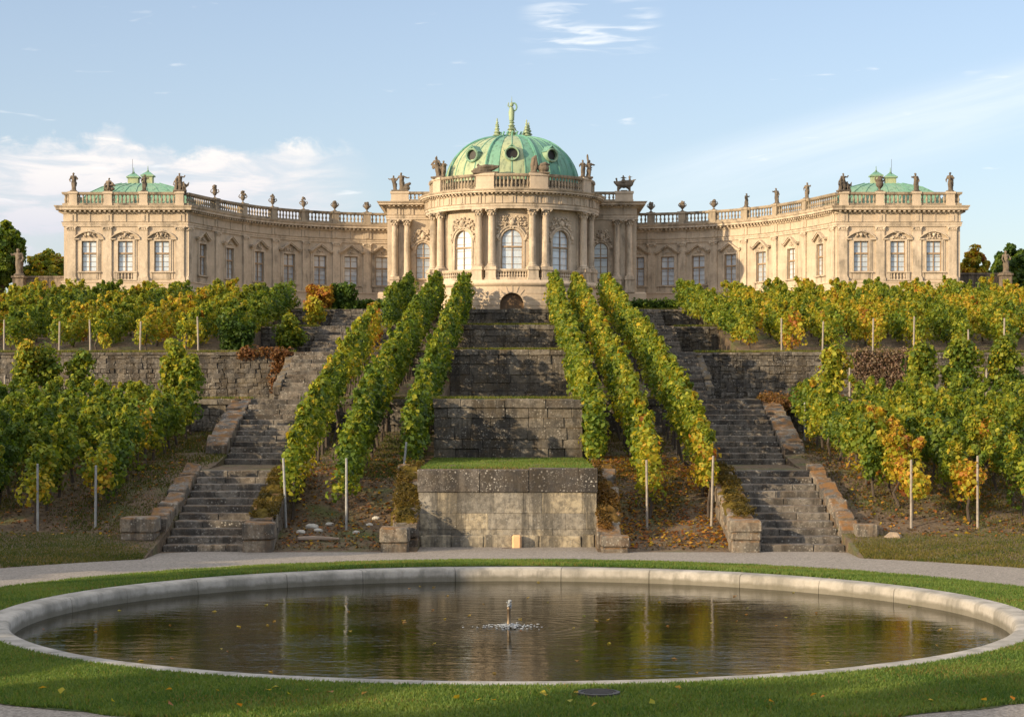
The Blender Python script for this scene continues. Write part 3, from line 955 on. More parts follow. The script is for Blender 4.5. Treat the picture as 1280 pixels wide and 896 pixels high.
block_wall('low rough wall behind the left lower vineyard, beside the second left flight', -26, XL0 - .45, 72, 2.9, 4.18, cop=.2, blk=(.16, .52), course=.19, rough=True)
block_wall('tall lichened wall under the left upper vineyard', -33, XL0 - .3, 86, 4.15, 6.26, cop=.14, blk=(.16, .52), course=.19, rough=True)
block_wall('short wall with grassy top left of the upper left stairs', XI0, XL0, 97, 6.3, 7.82, cop=.14, blk=(.16, .52), course=.19, rough=True)
block_wall('small topmost wall left of the upper left stairs by the dark hedge', XI0 + .5, XL0, 106, 7.8, 9.07, cop=.14, blk=(.16, .52), course=.19, rough=True)
block_wall('low wall under the russet hedge behind the right lower vineyard', XR1 + .45, 26, 72, 2.9, 4.18, cop=.2, blk=(.16, .52), course=.19, rough=True)
block_wall('tall wall partly grown over with brown creeper under the right upper vineyard', XRU + .03, 33, 86, 4.15, 6.26, cop=.14, blk=(.16, .52), course=.19, rough=True)
block_wall('short rounded wall with grassy top right of the upper right stairs', XRU + .03, XI1 + .3, 97, 6.3, 7.82, cop=.14, blk=(.16, .52), course=.19, rough=True)
block_wall('small topmost wall right of the upper right stairs', XRU + .03, XI1, 106, 7.8, 9.07, cop=.14, blk=(.16, .52), course=.19, rough=True)

# ------------------------------------------------------------------ stairs
def stairs(label, x0, x1, y0, y1, z0, z1, n):
    root = empty('stone_staircase', ((x0 + x1) / 2, y0, z0), label, 'staircase', 'stone stair flights')
    run, rise = (y1 - y0) / n, (z1 - z0) / n
    for i in range(n):
        mb = MB()
        x = x0
        while x < x1 - 1e-6:
            w = random.uniform(.7, 1.5)
            if x + w > x1 - .4:
                w = x1 - x
            mb.block(x + .003, x + w - .003, y0 + i * run + random.uniform(-.025, .02), y0 + (i + 1) * run + .10, z0 + i * rise - .12, z0 + (i + 1) * rise, random.uniform(.15, .9), .022, .010)
            x += w
        part('step', mb, 'step_stone', root)
    return root


stairs('bottom flight of the left stone stairs, rising from the gravel path', XL0 + .02, XL1 - .3, 53.4, 60.5, 0.0, 1.98, 11)
stairs('second flight of the left stone stairs beside the sloping wall', XL0 + .02, XL1 - .02, 65, 72, 2.0, 4.18, 12)
stairs('third flight of the left stone stairs between vineyard wall and vine row', XL0 + .02, XL1 - .02, 80, 86, 4.18, 6.26, 12)
stairs('fourth flight of the left stone stairs near the slope top', XL0 + .02, XL1 - .02, 92, 97, 6.28, 7.82, 9)
stairs('topmost flight of the left stone stairs below the palace', XL0 + .02, XL1 - .02, 102, 106, 7.86, 9.07, 7)
stairs('bottom flight of the right stone stairs with a sunlit patch on its lowest steps', XR0 + .15, XR1 - .02, 53.4, 60.5, 0.0, 1.98, 11)
stairs('second flight of the right stone stairs beside the leaning pier', XR0 + .02, XR1 - .02, 65, 72, 2.0, 4.18, 12)
stairs('third flight of the right stone stairs next to the creeper wall', XR0 + .02, XRU - .02, 80, 86, 4.18, 6.26, 12)
stairs('fourth flight of the right stone stairs near the slope top', XR0 + .02, XRU - .02, 92, 97, 6.28, 7.82, 9)
stairs('topmost flight of the right stone stairs below the palace', XR0 + .02, XRU - .02, 102, 106, 7.86, 9.07, 7)


def moss_part(root, x0, x1, y0, y1, zf, mat, hgt=.16):
    mb = MB()
    nx, ny = 9, max(8, int((y1 - y0) / .12))
    vs, fs = [], []
    for i in range(nx):
        for j_ in range(ny):
            u, v = i / (nx - 1), j_ / (ny - 1)
            x, y = x0 + (x1 - x0) * u, y0 + (y1 - y0) * v
            edge = min(u, 1 - u, v * 4, (1 - v) * 4) * 2
            hh = hgt * (0.5 + .7 * random.random()) * min(1, edge * 1.6) + 0.05 * math.sin(y * 4 + x * 3)
            terr = 0.10 * math.floor((y - y0) / .55) - (y - y0) / .55 * .10
            vs.append((x + random.uniform(-.03, .03), y + random.uniform(-.04, .04), zf(y) + hh + terr - .02))
    for i in range(nx - 1):
        for j_ in range(ny - 1):
            fs.append((i * ny + j_, (i + 1) * ny + j_, (i + 1) * ny + j_ + 1, i * ny + j_ + 1))
    mb.add(vs, fs)
    mo = part('moss', mb, mat, root, smooth=True)
    n = int((x1 - x0) * (y1 - y0) * 260)
    yy = rng.uniform(y0, y1, n)
    xx = rng.uniform(x0, x1, n)
    cl = np.stack([xx, yy, np.array([zf(q) for q in yy]) + .05 + .10 * rng.random(n)], 1)
    rd = np.full((n, 3), .06) * (.6 + rng.random((n, 1)))
    pk = smooth_noise(yy * 1.0 + xx * 2, int(abs(x0) * 11), 2.6) + smooth_noise(xx * 3.0, int(abs(x0) * 5), 2.0) + rng.normal(size=n) * .3 > -.15
    cl, rd = cl[pk], rd[pk]
    n = len(cl)
    P, N_, S, Cc = clump_leaves(cl, rd, np.full(n, .5), 14, .042, up=.8)
    t_ = np.clip(.5 + .5 * smooth_noise(P[:, 1] * 2, int(abs(x0) * 7), 2.0) + .25 * rng.normal(size=len(P)), 0, 1)[:, None]
    c0, c1 = ((.055, .05, .012), (.17, .115, .02)) if mat == 'moss' else ((.065, .048, .014), (.22, .115, .024))
    Cc = (np.array([c0]) * (1 - t_) + np.array([c1]) * t_) * (.6 + .8 * rng.random((len(P), 1)))
    w = WL[root.name]
    t0 = place('tufts', leaf_mesh('tufts', P, N_, S, Cc, origin=w), mo, w, kind='stuff')


def cheek(label, x0, x1, y0, y1, zt0, zt1, zg0, zg1, moss=None, pier=None, jag=0.05, mat='cheek_stone'):
    """Sloping stair wall of stone blocks; pier = (x0,x1,y0,y1,ztop)."""
    root = empty('cheek_wall', ((x0 + x1) / 2, y0, zg0), label, 'stair wall', 'sloping walls beside the stairs')
    mb = MB()
    n = max(3, int((y1 - y0) / .55))
    ln = (y1 - y0) / n
    zt = lambda y: zt0 + (zt1 - zt0) * (y - y0) / (y1 - y0)
    zg = lambda y: zg0 + (zg1 - zg0) * (y - y0) / (y1 - y0)
    for i in range(n):
        a, b_ = y0 + i * ln, y0 + (i + 1) * ln
        bot = min(zg(a), zg(b_)) - .5
        topa, topb = zt(a) + random.uniform(-jag, jag), zt(b_) + random.uniform(-jag, jag)
        k = max(1, int(round((min(topa, topb) - bot) / .42)))
        for r_ in range(k):
            za = bot + (min(topa, topb) - bot) * r_ / k
            zb = bot + (min(topa, topb) - bot) * (r_ + 1) / k
            dx = random.uniform(-.03, .03)
            mb.block(x0 + dx, x1 + dx, a + .004, b_ - .004, za + .003, zb - .003, random.uniform(.1, .95), .035, .035, zr=(topa, topb) if r_ == k - 1 else None)
    part('masonry', mb, mat, root)
    if moss:
        outer = 'outer side' in label
        xa, xb = (x0 - .25, x1 - .22) if (outer and x0 < 0) else (x0 + .22, x1 + .25) if outer else (x0 - .02, x1 + .02)
        moss_part(root, xa, xb, y0 + .05, y1 - .05, zt, moss)
    if pier:
        mb = MB()
        px0, px1, py0, py1, pz = pier
        zz = -.1
        hts = [.42, .22, pz - .64 + .1] if pz > .8 else [pz * .55, pz * .45 + .1]
        for q, h_ in enumerate(hts):
            g = .0 if q < len(hts) - 1 else .03
            mb.block(px0 - g, px1 + g, py0 - g, py1 + g, zz + .003, zz + h_, random.uniform(.4, 1), .04, .02)
            zz += h_
        part('pier', mb, mat, root)
    return root


cheek('jagged grey wall up the outer side of the bottom left flight, ending in a square lichened pier', XL0 - .55, XL0 - .02, 54.1, 60.4, .75, 2.12, 0, 1.9, None, (-10.65, -9.75, 53.0, 54.0, .95), .10)
cheek('mossy sloping wall between the bottom left flight and the dirt bank, with a square pale pier', XL1 - .28, XL1 + .38, 54.0, 60.4, .85, 2.1, 0, 1.7, 'moss', (-7.34, -6.55, 53.15, 53.95, .8))
cheek('mossy sloping wall between the dirt bank and the left side of the centre court', -3.35, XC0 - .04, 54.0, 58.0, .72, 2.25, 0, .9, 'moss', (-3.58, -2.85, 53.15, 53.95, .66))
cheek('rust coloured mossy wall along the right side of the centre court', XC1 + .04, 3.05, 53.8, 58.2, .5, 2.25, 0, .9, 'rust_moss', (2.45, 3.2, 53.0, 53.75, .45), .08)
cheek('mossy sloping wall between the right vine bank and the bottom right flight, with a sunlit square pier', XR0 - .62, XR0 + .12, 54.0, 60.4, .85, 2.1, 0, 1.7, 'moss', (5.98, 6.8, 53.1, 53.95, .86))
cheek('jagged warm lit wall up the outer side of the bottom right flight', XR1 + .0, XR1 + .5, 54.0, 60.4, .65, 2.15, 0, 1.9, None, (9.5, 10.05, 53.6, 54.4, .72), .11)
cheek('broad leaning wall beside the second left flight', XL0 - .75, XL0 - .02, 65.6, 72.4, 2.7, 4.25, 2.0, 3.0, None, None, .05)
cheek('leaning pier wall beside the second right flight', XR1 + .02, XR1 + .75, 65.6, 72.4, 2.6, 4.22, 2.0, 3.0, None, None, .05)
cheek('sloping end of the left upper vineyard wall beside the third left flight', XL0 - .35, XL0 - .02, 81.0, 86.3, 4.7, 6.2, 4.1, 5.6, None, None, .04, 'terrace_stone')
cheek('sloping end of the creeper wall beside the third right flight', XRU + .02, XRU + .35, 81.0, 86.3, 4.7, 6.2, 4.1, 5.6, None, None, .04, 'terrace_stone')

# small things at the foot of the slope
mb = MB()
mb.block(.0, .0 + .27, 54.75, 54.98, -.05, .36, .5, .05, .004)
whole('marker_stone', mb, 'sand_block', (.13, 54.85, 0), 'small upright orange marker stone at the foot of the centre wall', 'marker stone')


def rock(label, x, y, z_, sx, sy, sz, mat='rock', name='boulder', cat='boulder', group=None):
    mb = MB()
    mb.ball((x, y, z_ + sz * .25), (sx, sy, sz), 11, 8, j=.14)
    whole(name, mb, mat, (x, y, z_), label, cat, group)


rock('rounded brown boulder on the grass right of the right stair foot', 10.5, 53.6, .0, .38, .32, .42)
for i, (px, y, s) in enumerate(((390, 56.2, .2), (398, 55.8, .14), (412, 56.6, .12), (376, 55.6, .15), (462, 56.5, .12), (470, 57.2, .12), (445, 55.6, .11), (487, 56.0, .1))):
    rock('small pale stone lying on the dirt bank between the left vine rows', (px - 640) * y / F, y, lerp_prof(PROF_B, y), s, s * .8, s * .5, 'pale_chip', 'loose_stone', 'stone', 'loose stones on the dirt bank')
mb = MB()
y = 54.6
pts = [((q[0] - 640) * y / F, y + q[1], lerp_prof(PROF_B, y) + .08) for q in ((372, .0), (390, .1), (408, .02), (424, -.05))]
mb.limb(pts, [.06, .075, .06, .03])
whole('fallen_branch', mb, 'dead_wood', tuple(pts[1]), 'dry fallen branch lying on the dirt at the foot of the left bank', 'branch')

# ------------------------------------------------------------------ palace
ZB = 9.1
palace = empty('palace', (0, 115, ZB), 'long curved sandstone palace with green copper dome above the terraces', 'palace')


class Path:
    def __init__(s, pts):
        s.P = np.array(pts, float)
        dd = np.diff(s.P, axis=0)
        s.L = np.hypot(dd[:, 0], dd[:, 1])
        s.T = dd / s.L[:, None]
        s.N = np.stack([s.T[:, 1], -s.T[:, 0]], 1)
        s.S = np.concatenate([[0], np.cumsum(s.L)])
        n = len(s.P)
        s.M = np.zeros((n, 2))
        s.turn = np.zeros(n)
        s.M[0], s.M[-1] = s.N[0], s.N[-1]
        for i in range(1, n - 1):
            b_ = s.N[i - 1] + s.N[i]
            b_ /= np.hypot(*b_)
            c_ = float(b_ @ s.N[i])
            s.M[i] = b_ / c_
            s.turn[i] = math.degrees(math.acos(max(-1, min(1, float(s.N[i - 1] @ s.N[i])))))

    def at(s, q):
        q = min(max(q, 0), s.S[-1])
        i = min(max(int(np.searchsorted(s.S, q, 'right')) - 1, 0), len(s.L) - 1)
        if abs(q - s.S[i]) < 1e-5:
            return s.P[i], s.M[i]
        if abs(q - s.S[i + 1]) < 1e-5:
            return s.P[i + 1], s.M[i + 1]
        u = (q - s.S[i]) / s.L[i]
        p_ = s.P[i] * (1 - u) + s.P[i + 1] * u
        if s.turn[i] < 14 and s.turn[i + 1] < 14:
            nn = s.M[i] * (1 - u) + s.M[i + 1] * u
            return p_, nn
        return p_, s.N[i]

    def w(s, q, o, z_):
        p_, n_ = s.at(q)
        return (p_[0] + n_[0] * o, p_[1] + n_[1] * o, z_)

    def cuts(s, a, b_):
        return [a] + [q for q in s.S if a + 1e-4 < q < b_ - 1e-4] + [b_]

    def at_px(s, px, lo, hi):
        qs = np.linspace(lo, hi, 600)
        pp = []
        for q in qs:
            p_, _ = s.at(q)
            pp.append(640 + F * p_[0] / p_[1])
        return float(np.interp(px, pp, qs))


def fsweep(mb, P, a, b_, prof, tone=0.5):
    st = P.cuts(a, b_)
    n = len(prof)
    vs, fs = [], []
    for q in st:
        p_, nn = P.at(q)
        for o, z_ in prof:
            vs.append((p_[0] + nn[0] * o, p_[1] + nn[1] * o, z_))
    for i in range(len(st) - 1):
        for k in range(n):
            k2 = (k + 1) % n
            fs.append((i * n + k, i * n + k2, (i + 1) * n + k2, (i + 1) * n + k))
    fs.append(tuple(range(n)))
    fs.append(tuple((len(st) - 1) * n + k for k in range(n)))
    mb.add(vs, fs, tone)


def fbox(mb, P, a, b_, o0, o1, z0, z1, tone=0.5):
    fsweep(mb, P, a, b_, [(o0, z0), (o1, z0), (o1, z1), (o0, z1)], tone)


def fstrip(mb, P, A, B, o0, o1, tone=0.5):
    """Prism chain between two polylines A and B of (s, z)."""
    vs, fs = [], []
    n = len(A)
    for (sa, za), (sb, zb) in zip(A, B):
        vs += [P.w(sa, o0, za), P.w(sb, o0, zb), P.w(sb, o1, zb), P.w(sa, o1, za)]
    for i in range(n - 1):
        for k in range(4):
            k2 = (k + 1) % 4
            fs.append((i * 4 + k, i * 4 + k2, (i + 1) * 4 + k2, (i + 1) * 4 + k))
    fs.append((0, 1, 2, 3))
    fs.append(tuple((n - 1) * 4 + k for k in range(4)))
    mb.add(vs, fs, tone)


def arch_pts(sc, w, zspring, n=12, grow=0.0):
    r_ = w / 2 + grow
    return [(sc + r_ * math.cos(math.pi * (1 - i / n)), zspring + r_ * math.sin(math.pi * (1 - i / n))) for i in range(n + 1)]


TH = 0.36


def fwall(mb, P, a, b_, z0, z1, ops):
    """Wall with openings: (centre s, width, z bottom, z top, arched)."""
    ops = sorted(ops)
    q = a
    for sc, w, zb, zt, ar in ops:
        if sc - w / 2 > q + 1e-4:
            fbox(mb, P, q, sc - w / 2, -TH, 0, z0, z1)
        if zb > z0 + .01:
            fbox(mb, P, sc - w / 2, sc + w / 2, -TH, 0, z0, zb)
        if ar:
            A = arch_pts(sc, w, zt - w / 2, 12)
            fstrip(mb, P, A, [(s_, z1) for s_, _ in A], -TH, 0)
        else:
            fbox(mb, P, sc - w / 2, sc + w / 2, -TH, 0, zt, z1)
        q = sc + w / 2
    if q < b_ - 1e-4:
        fbox(mb, P, q, b_, -TH, 0, z0, z1)


def blobs(mb, P, sc, zc, wid, hgt, n, o=0.05, r_=(.035, .075), seed=0):
    """Carved foliage and shell work, mirrored about its axis."""
    rr = random.Random(seed)
    for i in range(n):
        u, v = rr.random(), rr.random()
        du = u * wid / 2 * (1 - .35 * v)
        dz = (v - .45) * hgt
        rad = rr.uniform(*r_)
        for sg in ((1, -1) if du > .04 else (1,)):
            c_ = P.w(sc + sg * du, o + rr.uniform(-.01, .03), zc + dz)
            mb.ball(c_, (rad, rad * .8, rad * rr.uniform(.7, 1.3)), 6, 5)
    mb.ball(P.w(sc, o + .03, zc), (hgt * .20, .09, hgt * .27), 8, 6)


def make_window(P, sc, w, zb, zt, arch=False, hood='ogee', rail=False, deep=0.0, seed=0, hz=0.34, plain_label=None, glow=False):
    mb = MB()      # stone surround
    t = .11
    if not arch:
        fbox(mb, P, sc - w / 2 - t, sc - w / 2, -.02, .07, zb, zt + t)
        fbox(mb, P, sc + w / 2, sc + w / 2 + t, -.02, .07, zb, zt + t)
        fbox(mb, P, sc - w / 2, sc + w / 2, -.02, .067, zt, zt + t)
        fbox(mb, P, sc - w / 2 - t - .10, sc - w / 2 - t, -.02, .035, zb - .42, zt + t + .05)
        fbox(mb, P, sc + w / 2 + t, sc + w / 2 + t + .10, -.02, .035, zb - .42, zt + t + .05)
    else:
        zs = zt - w / 2
        fbox(mb, P, sc - w / 2 - t, sc - w / 2, -.02, .07, zb, zs)
        fbox(mb, P, sc + w / 2, sc + w / 2 + t, -.02, .07, zb, zs)
        fstrip(mb, P, arch_pts(sc, w, zs), arch_pts(sc, w, zs, grow=t), -.02, .067)
        fbox(mb, P, sc - w / 2 - t - .16, sc - w / 2 - t, -.02, .04, zb, zs + .1)
        fbox(mb, P, sc + w / 2 + t, sc + w / 2 + t + .16, -.02, .04, zb, zs + .1)
    win = part('window', mb, 'trim_stone', palace)
    # sash
    mb = MB()
    f0, f1 = -.12 - deep, -.05 - deep
    fr = .042
    ztr = zb + (zt - zb) * (.60 if not arch else .58)
    fbox(mb, P, sc - w / 2, sc - w / 2 + fr, f0, f1, zb, zt if not arch else zt - w / 2)
    fbox(mb, P, sc + w / 2 - fr, sc + w / 2, f0, f1, zb, zt if not arch else zt - w / 2)
    fbox(mb, P, sc - w / 2 + fr, sc + w / 2 - fr, f0, f1 - .004, zb, zb + fr)
    if not arch:
        fbox(mb, P, sc - w / 2 + fr, sc + w / 2 - fr, f0, f1 - .004, zt - fr, zt)
    else:
        fstrip(mb, P, arch_pts(sc, w, zt - w / 2, grow=-fr), arch_pts(sc, w, zt - w / 2), f0, f1)
    fbox(mb, P, sc - .028, sc + .024, f0, f1 - .008, zb + fr, zt - fr)
    fbox(mb, P, sc - w / 2 + fr, sc + w / 2 - fr, f0, f1 + .02, ztr - .045, ztr + .045)
    for k in range(1, 6):
        zz = zb + (zt - zb) * k / 6
        if abs(zz - ztr) > .12:
            fbox(mb, P, sc - w / 2 + fr, sc + w / 2 - fr, f0, f1 - .03, zz - .008, zz + .008)
    part('frame', mb, 'window_wood', win)
    mb = MB()
    pz = -.115 - deep
    if arch:
        A = [(sc - w / 2, zb)] + arch_pts(sc, w, zt - w / 2, 14)[1:-1] + [(sc + w / 2, zb)]
        A = arch_pts(sc, w, zt - w / 2, 14)
        fstrip(mb, P, [(s_, zb) for s_, _ in A], A, pz - .02, pz)
    else:
        fbox(mb, P, sc - w / 2, sc + w / 2, pz - .02, pz, zb, zt)
    part('pane', mb, 'window_pane', win)
    mb = MB()
    fbox(mb, P, sc - w / 2 - .24, sc + w / 2 + .24, -.02, .13, zb - .07, zb - .003)
    if rail:
        for k in range(-2, 3):
            c_ = P.w(sc + k * w * .22, .05, 0)
            mb.lathe(c_[0], c_[1], zb - .44, [(.035, 0), (.03, .06), (.052, .14), (.028, .26), (.034, .37)], 8)
        fbox(mb, P, sc - w / 2 - .24, sc + w / 2 + .24, -.02, .11, zb - .50, zb - .44)
        fbox(mb, P, sc - w / 2 - .24, sc - w / 2 - .02, -.02, .09, zb - .44, zb - .07)
        fbox(mb, P, sc + w / 2 + .02, sc + w / 2 + .24, -.02, .09, zb - .44, zb - .07)
    elif not arch:
        fbox(mb, P, sc - w / 2 - .06, sc + w / 2 + .06, -.02, .045, zb - .44, zb - .12)
        fbox(mb, P, sc - w / 2 + .02, sc + w / 2 - .02, .04, .060, zb - .38, zb - .18)
    part('sill', mb, 'trim_stone', win)
    mb = MB()
    if hood == 'ogee':
        hw = w / 2 + .42
        top, bot = [], []
        for i in range(25):
            u = -1 + 2 * i / 24
            zz = zt + t + .08 + hz * (0.5 + 0.5 * math.cos(math.pi * min(1, abs(u) * 1.12))) + (.05 if abs(u) > .93 else 0) + .05 * max(0, 1 - abs(u) * 6)
            top.append((sc + u * hw, zz + .08))
            bot.append((sc + u * hw, zz))
        fstrip(mb, P, bot, top, -.02, .20)
        fstrip(mb, P, [(s_, z_ + .082) for s_, z_ in bot], [(s_, z_ + .035) for s_, z_ in top], -.02, .25)
        # field beneath the hood
        fstrip(mb, P, [(s_, zt + t) for s_, _ in bot[2:-2]], [(s_, z_ + .02) for s_, z_ in bot[2:-2]], -.02, .03)
    elif hood == 'shell':
        hw = w / 2 + .40
        top, bot = [], []
        for i in range(25):
            u = -1 + 2 * i / 24
            zz = zt + t + .02 + (hz + .05) * max(0, math.cos(u * math.pi / 2 * .98)) ** .8 - .02 * abs(u)
            top.append((sc + u * hw, zz + .07))
            bot.append((sc + u * hw, zz))
        fstrip(mb, P, bot, top, -.02, .17)
        fbox(mb, P, sc - hw - .03, sc - w / 2 - .12, -.02, .14, zt + t - .04, zt + t + .03)
        fbox(mb, P, sc + w / 2 + .12, sc + hw + .03, -.02, .14, zt + t - .04, zt + t + .03)
        blobs(mb, P, sc, zt + t + .24, w * .95, .44, 16, .08, (.03, .065), seed)
    else:
        blobs(mb, P, sc, zt + .36, w * 1.5, .72, 46, .07, (.03, .075), seed)
        fstrip(mb, P, arch_pts(sc, w, zt - w / 2, grow=t + .02), arch_pts(sc, w, zt - w / 2, grow=t + .10), -.02, .12)
        for sg in (-1, 1):
            blobs(mb, P, sc + sg * (w / 2 + .20), zt - w / 2 + .16, .22, .5, 10, .07, (.03, .06), seed + 3)
    if hood == 'ogee':
        blobs(mb, P, sc, zt + t + .15, w * .6, .24, 8, .05, (.025, .045), seed)
    part('hood', mb, 'trim_stone', win, smooth=True)
    return win


def pilaster(P, sc, w, z0, z1, o=.09):
    mb = MB()
    fbox(mb, P, sc - w / 2 - .06, sc + w / 2 + .06, -.02, o + .07, z0, z0 + .20)
    fbox(mb, P, sc - w / 2 - .03, sc + w / 2 + .03, -.02, o + .04, z0 + .20, z0 + .28)
    fbox(mb, P, sc - w / 2, sc + w / 2, -.02, o, z0 + .28, z1 - .22)
    fbox(mb, P, sc - w / 2 - .03, sc + w / 2 + .03, -.02, o + .03, z1 - .24, z1 - .20)
    fbox(mb, P, sc - w / 2 - .01, sc + w / 2 + .01, -.02, o + .02, z1 - .20, z1 - .06)
    for sg in (-1, 1):
        mb.ball(P.w(sc + sg * w * .47, o + .03, z1 - .12), (.075, .075, .075), 8, 6)
    for k in (-1, 0, 1):
        mb.ball(P.w(sc + k * w * .2, o + .02, z1 - .15), (.05, .04, .07), 6, 5)
    fbox(mb, P, sc - w / 2 - .07, sc + w / 2 + .07, -.02, o + .07, z1 - .06, z1)
    part('pilaster', mb, 'trim_stone', palace, smooth=True)


def entablature(P, a, b_, z, hs, breaks=(), proj=.48, bw=.56, dent=.27):
    """z = underside; hs = heights of architrave, frieze, cornice."""
    mb = MB()
    ha, hf, hc = hs
    fsweep(mb, P, a, b_, [(-.3, z), (.07, z), (.07, z + ha * .45), (.10, z + ha * .45 + .002), (.10, z + ha * .85), (.15, z + ha), (-.3, z + ha)])
    part('architrave', mb, 'trim_stone', palace)
    mb = MB()
    fsweep(mb, P, a, b_, [(-.3, z + ha + .002), (.03, z + ha + .002), (.03, z + ha + hf), (-.3, z + ha + hf)])
    last = None
    for q in breaks:
        fbox(mb, P, q - bw / 2, q + bw / 2, .02, .085, z + ha + .004, z + ha + hf - .004)
        fbox(mb, P, q - bw * .16, q + bw * .16, .08, .12, z + ha + .05, z + ha + hf - .06)
    mids = [(p_ + q_) / 2 for p_, q_ in zip(breaks, breaks[1:])]
    for q in mids:
        fbox(mb, P, q - .05, q + .05, .02, .065, z + ha + .004, z + ha + hf - .004)
    part('frieze', mb, 'sandstone', palace)
    mb = MB()
    zc = z + ha + hf
    fsweep(mb, P, a, b_, [(-.3, zc + .002), (.10, zc + .002), (.13, zc + hc * .28), (.13, zc + hc * .42), (proj * .82, zc + hc * .46), (proj * .82, zc + hc * .70), (proj * .92, zc + hc * .80), (proj, zc + hc), (-.3, zc + hc + .02)])
    n = int((b_ - a) / dent)
    for k in range(n):
        q = a + (k + .5) * (b_ - a) / n
        fbox(mb, P, q - .055, q + .055, .11, proj * .68, zc + hc * .22, zc + hc * .44)
    part('cornice', mb, 'trim_stone', palace)
    return zc + hc


BAL_PROF = [(.055, 0), (.055, .05), (.03, .08), (.065, .19), (.055, .26), (.028, .36), (.04, .42), (.05, .44), (.05, .48)]


def balustrade(P, a, b_, z, h, peds, pw=.5, o=-.10, sp=.21, mat='weathered_stone', thick=.26, pmat='weathered_stone'):
    """Runs between pedestal positions; balusters carved in one piece with their rails."""
    k = (h - .30) / .48
    runs = []
    q = a
    for p_ in sorted(peds):
        if p_ - pw / 2 - q > .25:
            runs.append((q, p_ - pw / 2))
        q = p_ + pw / 2
    if b_ - q > .25:
        runs.append((q, b_))
    for r0, r1 in runs:
        mb = MB()
        fsweep(mb, P, r0, r1, [(o - thick / 2, z - .02), (o + thick / 2, z - .02), (o + thick / 2, z + .15), (o - thick / 2, z + .15)])
        fsweep(mb, P, r0, r1, [(o - thick / 2, z + h - .15), (o + thick / 2 - .02, z + h - .15), (o + thick / 2 + .03, z + h - .08), (o + thick / 2 + .03, z + h), (o - thick / 2, z + h)])
        n = max(2, int((r1 - r0) / sp))
        for i in range(n):
            c_ = P.w(r0 + (i + .5) * (r1 - r0) / n, o, 0)
            mb.lathe(c_[0], c_[1], z + .15, [(x_ * 1.15, y_ * k) for x_, y_ in BAL_PROF], 8)
        part('balustrade', mb, mat, palace, smooth=True)
    for p_ in peds:
        mb = MB()
        a_, c_ = p_ - pw / 2, p_ + pw / 2
        fbox(mb, P, a_ - .03, c_ + .03, o - .25, o + .19, z - .02, z + .16)
        fbox(mb, P, a_, c_, o - .22, o + .16, z + .16, z + h - .10)
        fbox(mb, P, a_ - .05, c_ + .05, o - .27, o + .21, z + h - .10, z + h + .03)
        part('pedestal', mb, pmat, palace)


def catmull(pts, step=.25):
    out = []
    p_ = [np.array(q, float) for q in pts]
    p_ = [2 * p_[0] - p_[1]] + p_ + [2 * p_[-1] - p_[-2]]
    for i in range(1, len(p_) - 2):
        n = max(2, int(np.hypot(*(p_[i + 1] - p_[i])) / step))
        for k in range(n):
            t = k / n
            a, b_, c_, d_ = p_[i - 1], p_[i], p_[i + 1], p_[i + 2]
            out.append(tuple(.5 * ((2 * b_) + (-a + c_) * t + (2 * a - 5 * b_ + 4 * c_ - d_) * t * t + (-a + 3 * b_ - 3 * c_ + d_) * t ** 3)))
    out.append(tuple(p_[-2]))
    return out


wing_pts = [(-18.35, 110), (-17.22, 113.5), (-15.95, 116.4), (-14.5, 118.55), (-12.85, 120.1), (-11.05, 121.25), (-9.1, 121.95), (-7.45, 122.25)]
wing_curve = catmull(wing_pts)
left = Path([(-25.3, 118.5), (-25.3, 110.0)] + wing_curve)
rp = [(-x, y) for x, y in left.P][::-1]
right = Path(rp)
LT, RT = left.S[-1], right.S[-1]
S1, S2 = 8.5, 8.5 + 6.95                 # corners of the left pavilion
Z_PL, Z_EN = 10.85, 13.95
EN = (.25, .45, .45)
ROOFZ = Z_EN + sum(EN)

